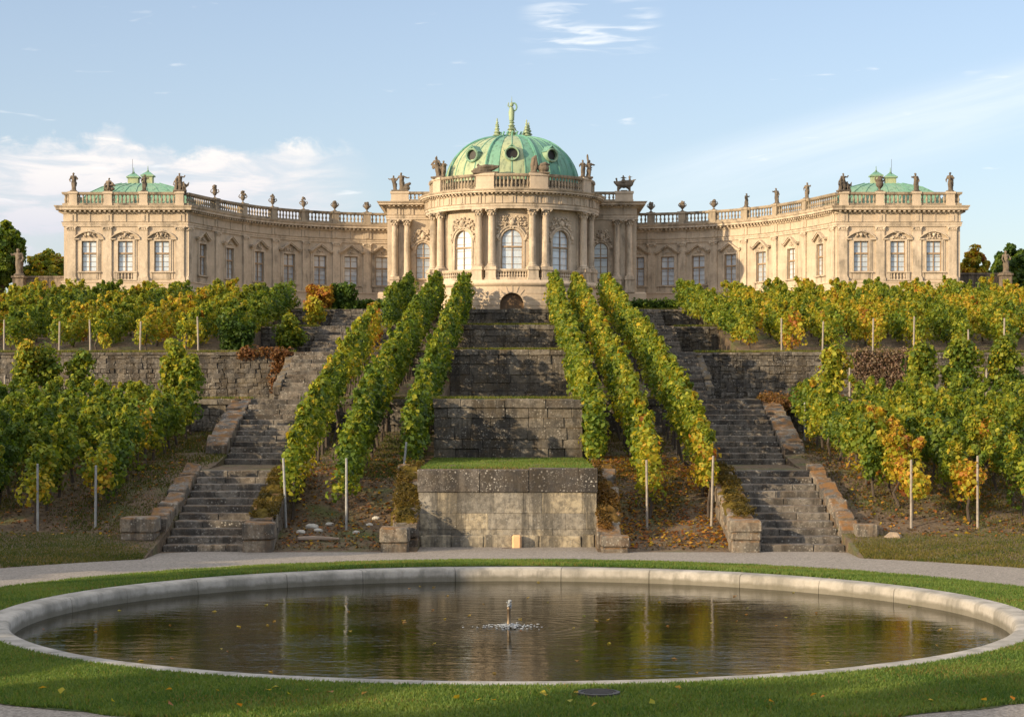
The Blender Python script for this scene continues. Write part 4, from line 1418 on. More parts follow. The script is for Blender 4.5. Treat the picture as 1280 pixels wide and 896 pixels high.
for side in ('left', 'right'):
    P = left if side == 'left' else right
    # ranges: pavilion side wall, pavilion front, wing
    if side == 'left':
        SIDE, FRONT, WING = (0, S1), (S1, S2), (S2, LT)
        wpx = [252.7, 286.8, 323.3, 361.0, 399.7, 438.5, 477.7]
        ppx = [236.5, 271, 306, 343.5, 381.6, 420, 458.6]
        fpx, fpp = [111.7, 157, 202.4], [89.5, 134.4, 179.4, 225]
    else:
        SIDE, FRONT, WING = (RT - S1, RT), (RT - S2, RT - S1), (0, RT - S2)
        wpx = [797, 834.7, 873.4, 913.5, 952.4, 990, 1026]
        ppx = [814.6, 853, 892.7, 930.3, 969, 1006, 1041.5]
        fpx, fpp = [1076.3, 1122, 1167], [1053.5, 1100, 1146, 1190.3]
    fw = [P.at_px(q, FRONT[0] + .01, FRONT[1] - .01) for q in fpx]
    fp = [P.at_px(q, FRONT[0] + .01, FRONT[1] - .01) for q in fpp]
    ww = [P.at_px(q, WING[0] + .02, WING[1] - .02) for q in wpx]
    wp = [P.at_px(q, WING[0] + .02, WING[1] - .02) for q in ppx]
    # walls
    mb = MB()
    fwall(mb, P, FRONT[0], FRONT[1], ZB - .4, Z_EN, [(q, .84, 11.40, 13.12, False) for q in fw])
    fbox(mb, P, SIDE[0], SIDE[1], -TH, 0, ZB - .4, Z_EN)
    sgn = -1 if side == 'left' else 1
    xs_ = sorted((sgn * 24.9, sgn * 18.9))
    mb.box(xs_[0], xs_[1], 110.40, 118.5, ZB - .4, ROOFZ - .02)
    part('wall', mb, 'sandstone', palace)
    mb = MB()
    fwall(mb, P, WING[0], WING[1], ZB - .4, Z_EN, [(q, .86, 11.30, 13.10, False) for q in ww])
    a_, b_ = (WING[0] + .6, WING[1]) if side == 'left' else (WING[0], WING[1] - .6)
    fsweep(mb, P, a_, b_, [(-4.5, ZB - .4), (-.40, ZB - .4), (-.40, ROOFZ - .03), (-4.5, ROOFZ - .03)])
    part('wall', mb, 'sandstone', palace)
    # plinths
    mb = MB()
    for a_, b_ in (SIDE, FRONT, WING):
        fsweep(mb, P, a_, b_, [(-.02, ZB - .4), (.16, ZB - .4), (.16, Z_PL - .5), (.10, Z_PL - .42), (.10, Z_PL - .08), (.15, Z_PL - .06), (.15, Z_PL), (-.02, Z_PL + .03)])
    part('plinth', mb, 'podium_stone', palace)
    for i, q in enumerate(fw):
        make_window(P, q, .84, 11.40, 13.12, hood='shell', rail=(i == 1), seed=40 + i)
    for i, q in enumerate(ww):
        make_window(P, q, .86, 11.30, 13.10, hood='ogee', seed=60 + i, hz=.36)
    for q in fp + wp:
        pilaster(P, q, .48, Z_PL, Z_EN)
    allb = sorted(fp)
    entablature(P, FRONT[0], FRONT[1], Z_EN, EN, allb)
    entablature(P, WING[0], WING[1], Z_EN, EN, sorted(wp))
    entablature(P, SIDE[0], SIDE[1], Z_EN, EN, [SIDE[0] + 1, SIDE[0] + 4, SIDE[0] + 7])
    pedf = [P.at_px(q, FRONT[0] + .01, FRONT[1] - .01) for q in ([91.5, 135, 179.5, 224.5] if side == 'left' else [1055, 1100, 1145.5, 1188])]
    balustrade(P, FRONT[0], FRONT[1], ROOFZ, .78, pedf, pw=.46, o=-.05, pmat='sandstone')
    pedw = [P.at_px(q, WING[0] + .02, WING[1] - .02) for q in ([270, 305, 342, 380.3, 419, 459] if side == 'left' else [813.5, 852.5, 891.5, 931.5, 969.5, 1006.5])]
    balustrade(P, WING[0] + .02, WING[1] - .02, ROOFZ, .76, pedw, pw=.44, o=-.05, sp=.23)
    sidep = [SIDE[0] + 2.8, SIDE[0] + 5.6]
    balustrade(P, SIDE[0] + .3, SIDE[1] - .3, ROOFZ, .78, sidep, pw=.5, o=-.05)
    if side == 'left':
        PED_L = [P.w(q, -.08, ROOFZ + .81) for q in pedf]
        PEDW_L = [P.w(q, -.08, ROOFZ + .79) for q in pedw]
    else:
        PED_R = [P.w(q, -.08, ROOFZ + .81) for q in pedf]
        PEDW_R = [P.w(q, -.08, ROOFZ + .79) for q in pedw]
    # copper pavilion roof with ridge platform
    mb = MB()
    cx, cy = sgn * 21.55, 114.3
    rings = [(3.2, 3.2, 0.2), (3.12, 3.12, .32), (2.75, 2.8, .86), (2.05, 2.2, 1.30), (1.25, 1.4, 1.56), (1.1, 1.25, 1.62)]
    seg = 8
    loops = []
    for hx, hy, hz_ in rings:
        lp = []
        for (ax, ay), (bx, by) in (((-1, -1), (1, -1)), ((1, -1), (1, 1)), ((1, 1), (-1, 1)), ((-1, 1), (-1, -1))):
            for k in range(seg):
                t = k / seg
                lp.append((cx + hx * (ax + (bx - ax) * t), cy + hy * (ay + (by - ay) * t), ROOFZ + hz_))
        loops.append(lp)
    n = seg * 4
    vs = [v for lp in loops for v in lp]
    fs = []
    for i in range(len(loops) - 1):
        for k in range(n):
            fs.append((i * n + k, i * n + (k + 1) % n, (i + 1) * n + (k + 1) % n, (i + 1) * n + k))
    fs.append(tuple((len(loops) - 1) * n + k for k in range(n)))
    mb.add(vs, fs, .45)
    for k in range(n):                                    # standing seams
        mb.limb([(lp[k][0], lp[k][1], lp[k][2] + .01) for lp in loops[1:]], [.028] * 5, 4, .30)
    roof = part('roof', mb, 'copper', palace)
    for dx, hh in ((.28, .62), (-.55, .50)):
        mb = MB()
        x = cx - sgn * dx * 1.0
        mb.box(x - .30, x + .30, cy - .75, cy - .2, ROOFZ + 1.57, ROOFZ + 1.62 + hh * .75, .8)
        mb.box(x - .38, x + .38, cy - .83, cy - .12, ROOFZ + 1.62 + hh * .75, ROOFZ + 1.70 + hh * .75, .6)
        zt_ = ROOFZ + 1.70 + hh * .75
        mb.add([(x - .36, cy - .8, zt_), (x + .36, cy - .8, zt_), (x + .36, cy - .15, zt_), (x - .36, cy - .15, zt_), (x - .1, cy - .5, zt_ + .22), (x + .1, cy - .5, zt_ + .22)],
               [(0, 1, 5, 4), (1, 2, 5), (2, 3, 4, 5), (3, 0, 4), (3, 2, 1, 0)], .35)
        mb.lathe(x, cy - .5, zt_ + .2, [(.045, 0), (.07, .06), (.03, .12), (.012, .35)], 8, .5)
        part('lantern', mb, 'copper', roof)
    mb = MB()
    x = cx + sgn * 1.15
    mb.lathe(x - sgn * .55, cy - .6, ROOFZ + 1.0, [(.016, 0), (.009, 2.1)], 6)
    part('lightning_rod', mb, 'iron', roof)

# ---- central block behind the rotunda
cen = Path([(-7.5, 126.5), (-7.5, 117.3), (7.5, 117.3), (7.5, 126.5)])
CF = (9.2, 9.2 + 15.0)
ZCE = 15.0
ENC = (.28, .42, .36)
ZCR = ZCE + sum(ENC)


def cs(x):
    return 9.2 + x + 7.5


mb = MB()
cwin = [(cs(-5.35), .86, 11.45, 13.62, True), (cs(5.35), .86, 11.45, 13.62, True)]
fwall(mb, cen, CF[0], CF[1], ZB - .4, ZCE, cwin)
fbox(mb, cen, 0, CF[0], -TH, 0, ZB - .4, ZCE)
fbox(mb, cen, CF[1], CF[1] + 9.2, -TH, 0, ZB - .4, ZCE)
mb.box(-7.1, 7.1, 117.7, 126.5, ZB - .4, ZCR - .03)
part('wall', mb, 'sandstone', palace)
mb = MB()
for a_, b_ in ((0, CF[0]), CF, (CF[1], CF[1] + 9.2)):
    fsweep(mb, cen, a_, b_, [(-.02, ZB - .4), (.55, ZB - .4), (.55, 10.55), (.48, 10.62), (-.02, 10.65)])
part('plinth', mb, 'podium_stone', palace)
for k in range(2):
    q = cwin[k]
    make_window(cen, q[0], q[1], q[2], q[3], True, 'carved', seed=90 + k)
for x in (-6.6, 6.6):
    pilaster(cen, cs(x), .4, 10.65, ZCE, .10)
for a_, b_ in ((0, CF[0]), CF, (CF[1], CF[1] + 9.2)):
    bks = [cs(x) for x in (-7.0, -6.2, 6.2, 7.0)] if a_ == CF[0] else [a_ + 2, a_ + 5]
    entablature(cen, a_, b_, ZCE, ENC, bks, proj=.62)
ped = [cs(-6.75), cs(6.75)]
balustrade(cen, CF[0], CF[1], ZCR, .62, ped, pw=1.05, o=-.05, sp=.24, pmat='sandstone')
PED_C = [cen.w(q, -.08, ZCR + .65) for q in ped]
mb = MB()
mb.box(-7.35, 7.35, 117.45, 126.4, ZCR - .02, ZCR + .03)
part('roof', mb, 'weathered_stone', palace)


def column_mesh(h, r_):
    mb = MB()
    mb.box(-r_ * 1.5, r_ * 1.5, -r_ * 1.5, r_ * 1.5, 0, .10)
    pr = [(r_ * 1.38, .10), (r_ * 1.42, .14), (r_ * 1.32, .18), (r_ * 1.12, .20), (r_ * 1.2, .24), (r_ * 1.02, .28)]
    for i in range(9):
        t = i / 8
        pr.append((r_ * (1.0 - .16 * t ** 1.7), .30 + (h - .74) * t))
    zt = .30 + h - .74
    pr += [(r_ * .95, zt + .02), (r_ * .95, zt + .05), (r_ * .84, zt + .06), (r_ * .9, zt + .16), (r_ * 1.05, zt + .28), (r_ * 1.3, zt + .36)]
    mb.lathe(0, 0, 0, pr, 18)
    for k in range(8):
        a = 2 * math.pi * k / 8
        mb.ball((math.cos(a) * r_ * 1.0, math.sin(a) * r_ * 1.0, zt + .14), (.05, .05, .08), 6, 5)
        a += math.pi / 8
        mb.ball((math.cos(a) * r_ * 1.1, math.sin(a) * r_ * 1.1, zt + .26), (.05, .05, .06), 6, 5)
    for sx in (-1, 1):
        for sy in (-1, 1):
            mb.ball((sx * r_ * 1.15, sy * r_ * 1.15, zt + .33), (.085, .085, .07), 8, 5)
    mb.box(-r_ * 1.5, r_ * 1.5, -r_ * 1.5, r_ * 1.5, zt + .37, h)
    return mb.mesh('column', 'trim_stone', smooth=True)


def pedestal_at(x, y, rz, z0, z1, w, dome=False):
    mb = MB()
    mb.box(-w / 2 - .04, w / 2 + .04, -w / 2 - .04, w / 2 + .04, z0, z0 + .14)
    mb.box(-w / 2, w / 2, -w / 2, w / 2, z0 + .14, z1 - .10)
    mb.box(-w / 2 - .05, w / 2 + .05, -w / 2 - .05, w / 2 + .05, z1 - .10, z1)
    me = mb.mesh('column_pedestal', 'trim_stone')
    return place('column_pedestal', me, palace, (x, y, 0), rz)


ccol = column_mesh(ZCE - 11.45, .19)
for x in (-7.05, -6.3, 6.3, 7.05):
    place('column', ccol, palace, (x, 116.98, 11.45))
    pedestal_at(x, 116.98, 0, 10.6, 11.45, .52)

# ---- rotunda
RC = (0.0, 115.3)
RW = 4.6


def arc(r_, a0=-112, a1=112, st=3.0):
    n = int((a1 - a0) / st)
    return Path([(RC[0] + r_ * math.sin(R(a0 + (a1 - a0) * i / n)), RC[1] - r_ * math.cos(R(a0 + (a1 - a0) * i / n))) for i in range(n + 1)])


rot = arc(RW)
ra = lambda deg: rot.S[-1] * (deg + 112) / 224.0
ZR0, ZR1 = 10.95, 15.0
mb = MB()
rwin = [(ra(a), 1.22, 11.50, 13.86, True) for a in (-37.5, 0, 37.5)] + [(ra(a), 1.0, 11.5, 13.7, True) for a in (-80, 80)]
fwall(mb, rot, 0, rot.S[-1], 9.0, ZR1, rwin)
part('wall', mb, 'sandstone', palace)
for k, q in enumerate(rwin):
    make_window(rot, *q[:4], True, 'carved', seed=20 + k)
# podium
pod = arc(5.25)
pa = lambda deg: pod.S[-1] * (deg + 112) / 224.0
mb = MB()
DW = 1.40
fwall(mb, pod, 0, pod.S[-1], ZB - .5, 10.62, [(pa(0), DW, ZB - .1, 10.22, True)])
fsweep(mb, pod, 0, pod.S[-1], [(-.7, 10.622), (.06, 10.622), (.12, 10.72), (.12, 10.80), (.04, 10.95), (-.7, 10.95)])
for k in range(-4, 5):                                    # voussoir joints standing proud over the arch
    a = R(k * 19)
    r0, r1 = DW / 2 + .05, DW / 2 + (.40 if k else .5)
    A = [(pa(0) + r_ * math.sin(a) - .035 * math.cos(a), 9.52 + r_ * math.cos(a)) for r_ in (r0, r1)]
    B = [(pa(0) + r_ * math.sin(a) + .035 * math.cos(a), 9.52 + r_ * math.cos(a)) for r_ in (r0, r1)]
    if abs(k) < 4:
        fstrip(mb, pod, A, B, -.02, .03)
for zz in (9.45, 9.8, 10.15, 10.48):                      # rusticated courses
    for a0, a1 in ((-112, -8.2), (8.2, 112)):
        fbox(mb, pod, pa(a0), pa(a1), -.02, .022, zz - .30, zz - .03)
part('podium', mb, 'podium_stone', palace)
mb = MB()
A = arch_pts(pa(0), DW, 10.22 - DW / 2, 14)
fstrip(mb, pod, [(s_, ZB - .3) for s_, _ in A], A, -.34, -.28)
for k in range(-2, 3):
    fbox(mb, pod, pa(0) + k * .26 - .012, pa(0) + k * .26 + .012, -.29, -.262, ZB - .2, 10.05 - abs(k) * .13)
part('cellar_door', mb, 'door_wood', palace)
# columns
rcol = column_mesh(ZR1 - 11.62, .215)
for a in (-68.5, -57, -22.5, -13.5, 13.5, 22.5, 57, 68.5):
    x, y = RC[0] + 4.93 * math.sin(R(a)), RC[1] - 4.93 * math.cos(R(a))
    place('column', rcol, palace, (x, y, 11.62), R(a))
    pedestal_at(x, y, R(a), 10.93, 11.62, .60)
    pl = rot
    mb = MB()
    s_ = ra(a)
    fbox(mb, rot, s_ - .22, s_ + .22, -.02, .07, 11.0, ZR1)
    part('pilaster', mb, 'trim_stone', palace)
# balcony balustrades
bal = arc(4.95)
ba = lambda deg: bal.S[-1] * (deg + 112) / 224.0
for a0, a1 in ((-10.0, 10.0), (-53.3, -26.2), (26.2, 53.3), (-100, -72.5), (72.5, 100)):
    balustrade(bal, ba(a0), ba(a1), 10.96, .62, [], o=0.0, sp=.15, mat='trim_stone', thick=.16)
# entablature on the ring of columns
ent = arc(5.05)
ea = lambda deg: ent.S[-1] * (deg + 112) / 224.0
cb = [ea(a) for a in (-100, -84, -68.5, -57, -45, -34, -22.5, -13.5, 0, 13.5, 22.5, 34, 45, 57, 68.5, 84, 100)]
ENR = (.30, .44, .34)
ZRR = entablature(ent, 0, ent.S[-1], ZR1, ENR, cb, proj=.46, bw=.42, dent=.24)
mb = MB()
mb.lathe(RC[0], RC[1], 0, [(5.0, ZR1 + .02), (5.0, ZRR)], 64)
part('soffit', mb, 'trim_stone', palace)
att = arc(4.75)
aa = lambda deg: att.S[-1] * (deg + 112) / 224.0
pedr = [-64, -18.5, 18.5, 64]
balustrade(att, aa(-112), aa(112), ZRR, .92, [aa(a) for a in pedr + [-100, 100]], pw=1.05, o=0.0, sp=.22, pmat='sandstone')
PED_ROT = [att.w(aa(a), 0, ZRR + .95) for a in pedr]

# ---- dome
DZ = ZRR + .55
mb = MB()
mb.lathe(RC[0], RC[1], 0, [(4.15, ZRR - .02), (4.15, DZ), (4.25, DZ + .05), (4.25, DZ + .12)], 64, .3)
part('drum', mb, 'weathered_stone', palace)
mb = MB()
DR, DH = 3.98, 2.95
npan, seg = 64, 64
rows = []
for i in range(15):
    t = i / 14
    ang = t * math.pi / 2
    r_ = DR * max(0.0, math.cos(ang)) ** .78
    z_ = DZ + .1 + DH * math.sin(ang) ** .98
    rows.append((r_, z_))
rows[-1] = (.55, DZ + .1 + DH)
vs, fs, tn = [], [], []
for r_, z_ in rows:
    for k in range(seg):
        a = 2 * math.pi * k / seg
        vs.append((RC[0] + r_ * math.sin(a), RC[1] - r_ * math.cos(a), z_))
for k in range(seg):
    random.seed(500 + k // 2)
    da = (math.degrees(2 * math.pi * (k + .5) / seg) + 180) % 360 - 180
    pt = .66 if da < -24 else .22 if da < -13 else .68 if da < 12 else .26  # light painted into the copper: sunlit panels pale, shaded ones teal
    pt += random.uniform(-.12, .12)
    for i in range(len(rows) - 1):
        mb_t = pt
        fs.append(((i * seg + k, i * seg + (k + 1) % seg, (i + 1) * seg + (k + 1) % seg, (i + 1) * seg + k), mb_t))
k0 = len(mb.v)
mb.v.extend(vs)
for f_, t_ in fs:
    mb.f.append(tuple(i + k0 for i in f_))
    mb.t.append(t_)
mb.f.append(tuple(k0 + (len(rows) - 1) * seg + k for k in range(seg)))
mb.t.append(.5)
for k in range(0, seg, 2):                               # standing seams, broad ribs at every eighth
    a = 2 * math.pi * (k + (0)) / seg
    big = (k % 8 == 4)
    mb.limb([(RC[0] + r_ * math.sin(a), RC[1] - r_ * math.cos(a), z_) for r_, z_ in rows], [.10 if big else .034] * len(rows), 5, .2 if big else .3)
random.seed(77)
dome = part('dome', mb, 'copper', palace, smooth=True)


def dome_pt(z_):
    for (r0, z0), (r1, z1) in zip(rows, rows[1:]):
        if z0 <= z_ <= z1:
            return r0 + (r1 - r0) * (z_ - z0) / (z1 - z0)
    return .5


for a in (-37.5, 0, 37.5):
    zc_ = DZ + 1.62
    r_ = dome_pt(zc_)
    ca, sa = math.cos(R(a)), math.sin(R(a))

    def tr_(u, o, z_):
        rad = r_ + o
        return (RC[0] + rad * sa + u * ca, RC[1] - rad * ca + u * sa, zc_ + z_)
    mb = MB()
    n = 20
    ringA = [(.33 * math.cos(2 * math.pi * k / n), .31 * math.sin(2 * math.pi * k / n)) for k in range(n)]
    vs, fs = [], []
    prof = [(1.0, .06), (1.0, .30), (1.2, .34), (1.34, .30), (1.38, -.7)]
    for m_, o in prof:
        for u, z_ in ringA:
            vs.append(tr_(u * m_, o, z_ * m_))
    for i in range(len(prof) - 1):
        for k in range(n):
            fs.append((i * n + k, i * n + (k + 1) % n, (i + 1) * n + (k + 1) % n, (i + 1) * n + k))
    mb.add(vs, fs, .55)
    # apron and little pointed hood
    vs = [tr_(u, o, z_) for u, o, z_ in ((-.46, .14, -.72), (.46, .14, -.72), (.46, .12, -.25), (-.46, .12, -.25), (-.46, -.9, -.72), (.46, -.9, -.72), (.46, -.9, -.25), (-.46, -.9, -.25))]
    mb.add(vs, [(0, 1, 2, 3), (0, 4, 5, 1), (3, 2, 6, 7), (0, 3, 7, 4), (1, 5, 6, 2)], .6)
    vs = [tr_(u, o, z_) for u, o, z_ in ((-.46, .26, .18), (0, .30, .56), (.46, .26, .18), (-.46, -1.0, .18), (0, -1.0, .56), (.46, -1.0, .18), (-.40, .24, .12), (0, .28, .48), (.40, .24, .12))]
    mb.add(vs, [(0, 1, 4, 3), (1, 2, 5, 4), (0, 6, 7, 1), (1, 7, 8, 2)], .3)
    fs_ = [(-.50, .16, -.76, .50, .22, -.70)]
    vs = [tr_(*q) for q in ((-.52, .20, -.78), (.52, .20, -.78), (.52, .20, -.71), (-.52, .20, -.71), (-.52, -.6, -.78), (.52, -.6, -.78), (.52, -.6, -.71), (-.52, -.6, -.71))]
    mb.add(vs, [(0, 1, 2, 3), (3, 2, 6, 7), (0, 4, 5, 1), (0, 3, 7, 4), (1, 5, 6, 2)], .4)
    dw = part('round_window', mb, 'copper', dome, smooth=True)
    mb = MB()
    mb.add([tr_(u * .99, .13, z_ * .99) for u, z_ in ringA], [tuple(range(n))])
    part('dark_pane', mb, 'dark_opening', dome)

# ---- copper crest on the dome
ZT = DZ + .1 + DH


def spire(cx, cy, z_, h, r_, tone=.7):
    mb = MB()
    pr = [(r_, 0)]
    k = 7
    for i in range(k):
        t0 = i / k
        rr = r_ * (1 - t0) ** 1.2 + .02
        pr += [(rr * .72, h * (t0 + .02)), (rr * 1.05, h * (t0 + .06)), (rr * .6, h * (t0 + .12))]
    pr.append((.008, h))
    mb.lathe(cx, cy, z_, pr, 10, tone)
    for i in range(22):
        t = random.random() * .8
        a = random.uniform(0, 6.28)
        rr = r_ * (1 - t) ** 1.2 * 1.05 + .02
        mb.ball((cx + rr * math.cos(a), cy + rr * math.sin(a), z_ + h * t), .045 * (1 - .5 * t), 6, 4, tone)
    return mb


mb = spire(RC[0] - .02, RC[1], ZT - .05, 1.5, .36)
mb.limb([(-.02, RC[1], ZT + 1.0), (-.03, RC[1], ZT + 1.5), (-.02, RC[1], ZT + 1.78)], [.15, .18, .10], 10, .7)
mb.ball((-.02, RC[1], ZT + 1.94), (.12, .12, .14), 10, 8, .7)
pts = [(-.02 + .20 * math.cos(t) + .10, RC[1], ZT + 1.80 + .24 * math.sin(t)) for t in np.linspace(-2.4, 2.6, 12)]
mb.limb(pts, [.05] * 12, 6, .5)
mb.limb([(-.02, RC[1], ZT + 1.7), (-.24, RC[1], ZT + 1.88), (-.20, RC[1], ZT + 2.06)], [.05, .04, .03], 6, .7)
mb.limb([(-.02, RC[1], ZT + 2.0), (-.01, RC[1], ZT + 2.45)], [.03, .006], 6, .7)
part('finial', mb, 'copper', dome, smooth=True)
for x, h in ((-.88, 1.18), (.86, 1.1), (.98, .98)):
    part('spire', spire(x, RC[1] - .25 + (.2 if x > .9 else 0), ZT - .18, h * 1.1, .27), 'copper', dome, smooth=True)
mb = MB()
for k in range(16):
    a = 2 * math.pi * k / 16
    x, y = RC[0] + .72 * math.sin(a), RC[1] - .72 * math.cos(a)
    zz = ZT - .14
    mb.limb([(x, y, zz), (x, y, zz + .30), (x + .07 * math.cos(a), y, zz + .42)], [.07, .05, .06], 6, .3)
mb.lathe(RC[0], RC[1], ZT - .2, [(.85, 0), (.88, .06), (.80, .10), (.60, .12)], 24, .3)
part('cresting', mb, 'copper', dome, smooth=True)

# ------------------------------------------------------------------ statues and urns
CACHE = {}


def remeshed(name, mb, voxel, mat):
    me = mb.mesh(name + '_raw', mat, fix=True)
    ob = bpy.data.objects.new('tmp', me)
    COL.objects.link(ob)
    md = ob.modifiers.new('r', 'REMESH')
    md.mode = 'VOXEL'
    md.voxel_size = voxel
    dg = bpy.context.evaluated_depsgraph_get()
    out = bpy.data.meshes.new_from_object(ob.evaluated_get(dg))
    out.name = name
    bpy.data.objects.remove(ob)
    bpy.data.meshes.remove(me)
    co = np.empty(len(out.vertices) * 3, dtype=np.float32)
    out.vertices.foreach_get('co', co)
    c3 = co.reshape(-1, 3)
    # chisel folds: gentle vertical ripples
    rip = .008 * np.sin(c3[:, 0] * 55 + c3[:, 2] * 9) + .007 * np.sin(c3[:, 1] * 61 - c3[:, 2] * 13)
    c3[:, 0] += rip
    c3[:, 1] += rip[::-1] * 0.5
    out.vertices.foreach_set('co', co)
    out.shade_smooth()
    if not out.materials:
        out.materials.append(MATS[mat])
    return out


def fig(mb, x, y, z_, h, lean=(0, 0), armr=(.28, .1, .75), arml=(-.25, -.05, .55), seat=False, robe=1.0, turn=0.0):
    """A draped figure as overlapping volumes (remeshed into one surface). h = standing height."""
    q = lambda a, b_, c_: (x + a * h + lean[0] * c_ * h, y + b_ * h + lean[1] * c_ * h, z_ + c_ * h)
    if seat:
        mb.limb([q(0, .10, .0), q(0, .05, .22), q(0, 0, .30)], [.16 * h, .15 * h, .15 * h], 9)
        for sg in (-1, 1):
            mb.limb([q(sg * .07, 0, .30), q(sg * .10, -.20, .31), q(sg * .10, -.24, .02)], [.085 * h, .075 * h, .05 * h], 8)
        b_ = .28
    else:
        mb.limb([q(.02, 0, .0), q(.02, 0, .18), q(-.01, .0, .36), q(0, 0, .52)], [.135 * h * robe, .12 * h * robe, .115 * h * robe, .105 * h], 10)
        mb.limb([q(.07, -.06, .0), q(.06, -.09, .26), q(.04, -.04, .46)], [.055 * h, .065 * h, .07 * h], 8)
        b_ = .50
    t = .32
    mb.limb([q(0, 0, b_ - .02), q(0, -.01, b_ + t * .35), q(0, 0, b_ + t * .8), q(0, 0, b_ + t)], [.105 * h, .10 * h, .115 * h, .06 * h], 10)
    sh = b_ + t * .88
    mb.ball(q(.11, 0, sh), .062 * h)
    mb.ball(q(-.11, 0, sh), .062 * h)
    hd = b_ + t + .10
    mb.limb([q(0, 0, b_ + t - .02), q(0, 0, hd - .05)], [.045 * h, .04 * h], 8)
    mb.ball(q(.01 * turn, -.012, hd), (.058 * h, .066 * h, .078 * h), 9, 7)
    mb.ball(q(.01 * turn, -.068, hd - .005), (.016 * h, .02 * h, .022 * h), 6, 5)
    mb.ball(q(0, .02, hd + .03), (.066 * h, .066 * h, .06 * h), 8, 6)
    for sg, am in ((1, armr), (-1, arml)):
        s0 = q(sg * .12, 0, sh)
        hand = q(am[0], am[1], am[2] if not seat else am[2] - .2)
        el_ = [(s0[k] + hand[k]) / 2 for k in range(3)]
        el_[0] += sg * .06 * h
        el_[2] -= .05 * h
        mb.limb([s0, tuple(el_), hand], [.05 * h, .042 * h, .032 * h], 7)
        mb.ball(hand, .042 * h, 7, 5)
    # mantle
    mb.limb([q(-.12, .03, sh), q(.02, -.10, b_ + .12), q(.13, .0, b_ - .06), q(.12, .09, b_ - .25)], [.045 * h, .05 * h, .06 * h, .05 * h], 7)
    mb.limb([q(.1, .10, sh), q(.06, .13, .4), q(.02, .12, .02)], [.06 * h, .08 * h, .10 * h], 8)


def statue_mesh(key, build, voxel=.027):
    if key not in CACHE:
        mb = MB()
        random.seed(hash(key) % 1000 if False else sum(map(ord, key)))
        mb.box(-.20, .20, -.18, .18, -.02, .07)
        build(mb)
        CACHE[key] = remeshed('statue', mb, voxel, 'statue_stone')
    return CACHE[key]


def putto(mb, x, y, z_, h, **k):
    fig(mb, x, y, z_, h, **k)


def b_stand1(mb):
    fig(mb, 0, 0, .06, 1.02, armr=(.20, -.10, .62), arml=(-.17, -.12, .50))


def b_stand2(mb):
    fig(mb, 0, 0, .06, 1.0, lean=(.05, 0), armr=(.24, -.06, .80), arml=(-.15, -.14, .48), turn=1)


def b_stand3(mb):
    fig(mb, 0, 0, .06, 1.02, lean=(-.05, 0), armr=(.14, -.12, .52), arml=(-.25, -.02, .78), robe=1.15)


def b_crouch(mb):
    fig(mb, -.05, 0, .06, .95, seat=True, lean=(.15, 0), armr=(.34, -.05, .62), arml=(-.18, -.15, .5))
    mb.ball((.22, 0, .16), (.18, .14, .12), 9, 7)
    mb.limb([(.1, 0, .3), (.3, 0, .42), (.42, 0, .30)], [.10, .09, .04], 8)


def b_cluster(mb):
    mb.box(-.42, .42, -.24, .24, -.02, .10)
    fig(mb, -.02, .02, .10, 1.05, armr=(.30, 0, .85), arml=(-.2, -.1, .6))
    fig(mb, -.28, -.02, .08, .78, lean=(.12, 0), armr=(.1, -.1, .6), arml=(-.2, -.1, .4))
    fig(mb, .28, -.02, .08, .72, seat=True, lean=(-.1, 0), armr=(.35, -.1, .6), arml=(-.1, -.1, .5))
    mb.limb([(.25, .05, .3), (.48, .05, .42), (.56, .05, .62)], [.10, .07, .03], 7)


def b_scene_left(mb):
    mb.box(-.52, .52, -.26, .26, -.02, .08)
    fig(mb, -.30, 0, .06, .92, lean=(-.12, 0), armr=(.1, -.1, .6), arml=(-.34, 0, .78))
    fig(mb, .08, 0, .06, 1.10, armr=(.42, 0, .72), arml=(-.22, 0, .6), turn=-1)
    mb.limb([(.20, 0, .12), (.42, 0, .38), (.66, 0, .52)], [.15, .13, .07], 9)
    mb.ball((.40, 0, .20), (.24, .18, .16), 9, 7)
    mb.limb([(-.40, 0, .5), (-.52, .0, .72)], [.06, .03], 6)


def b_scene_right(mb):
    # boat-shaped trophy on short legs with small figures
    for sx in (-.34, .34):
        mb.limb([(sx, 0, -.02), (sx * 1.0, 0, .12), (sx * .8, 0, .26)], [.09, .08, .14], 8)
    mb.limb([(-.62, 0, .60), (-.42, 0, .44), (0, 0, .36), (.42, 0, .44), (.62, 0, .70)], [.05, .13, .18, .15, .05], 10)
    mb.limb([(-.42, 0, .50), (0, 0, .55), (.44, 0, .56)], [.10, .14, .12], 10)
    fig(mb, -.05, 0, .50, .62, seat=True, armr=(.3, 0, .7), arml=(-.25, 0, .7))
    fig(mb, .34, 0, .52, .46, armr=(.3, 0, .8), arml=(-.2, 0, .7))
    mb.limb([(-.40, 0, .5), (-.45, 0, .72)], [.06, .04], 7)
    mb.ball((-.46, 0, .76), .06)
    mb.limb([(.5, 0, .62), (.72, 0, .72)], [.07, .025], 7)


def b_pair(mb):
    mb.box(-.42, .42, -.24, .24, -.02, .10)
    fig(mb, -.02, 0, .08, 1.2, lean=(-.12, 0), armr=(.2, -.1, .6), arml=(-.30, 0, .62))
    fig(mb, .26, .05, .08, .96, lean=(.05, 0), armr=(.25, 0, .7), arml=(-.1, -.1, .5))
    mb.limb([(-.10, 0, 1.1), (-.13, 0, 1.34)], [.05, .03], 7)
    mb.ball((-.33, 0, .70), (.12, .06, .16), 8, 6)


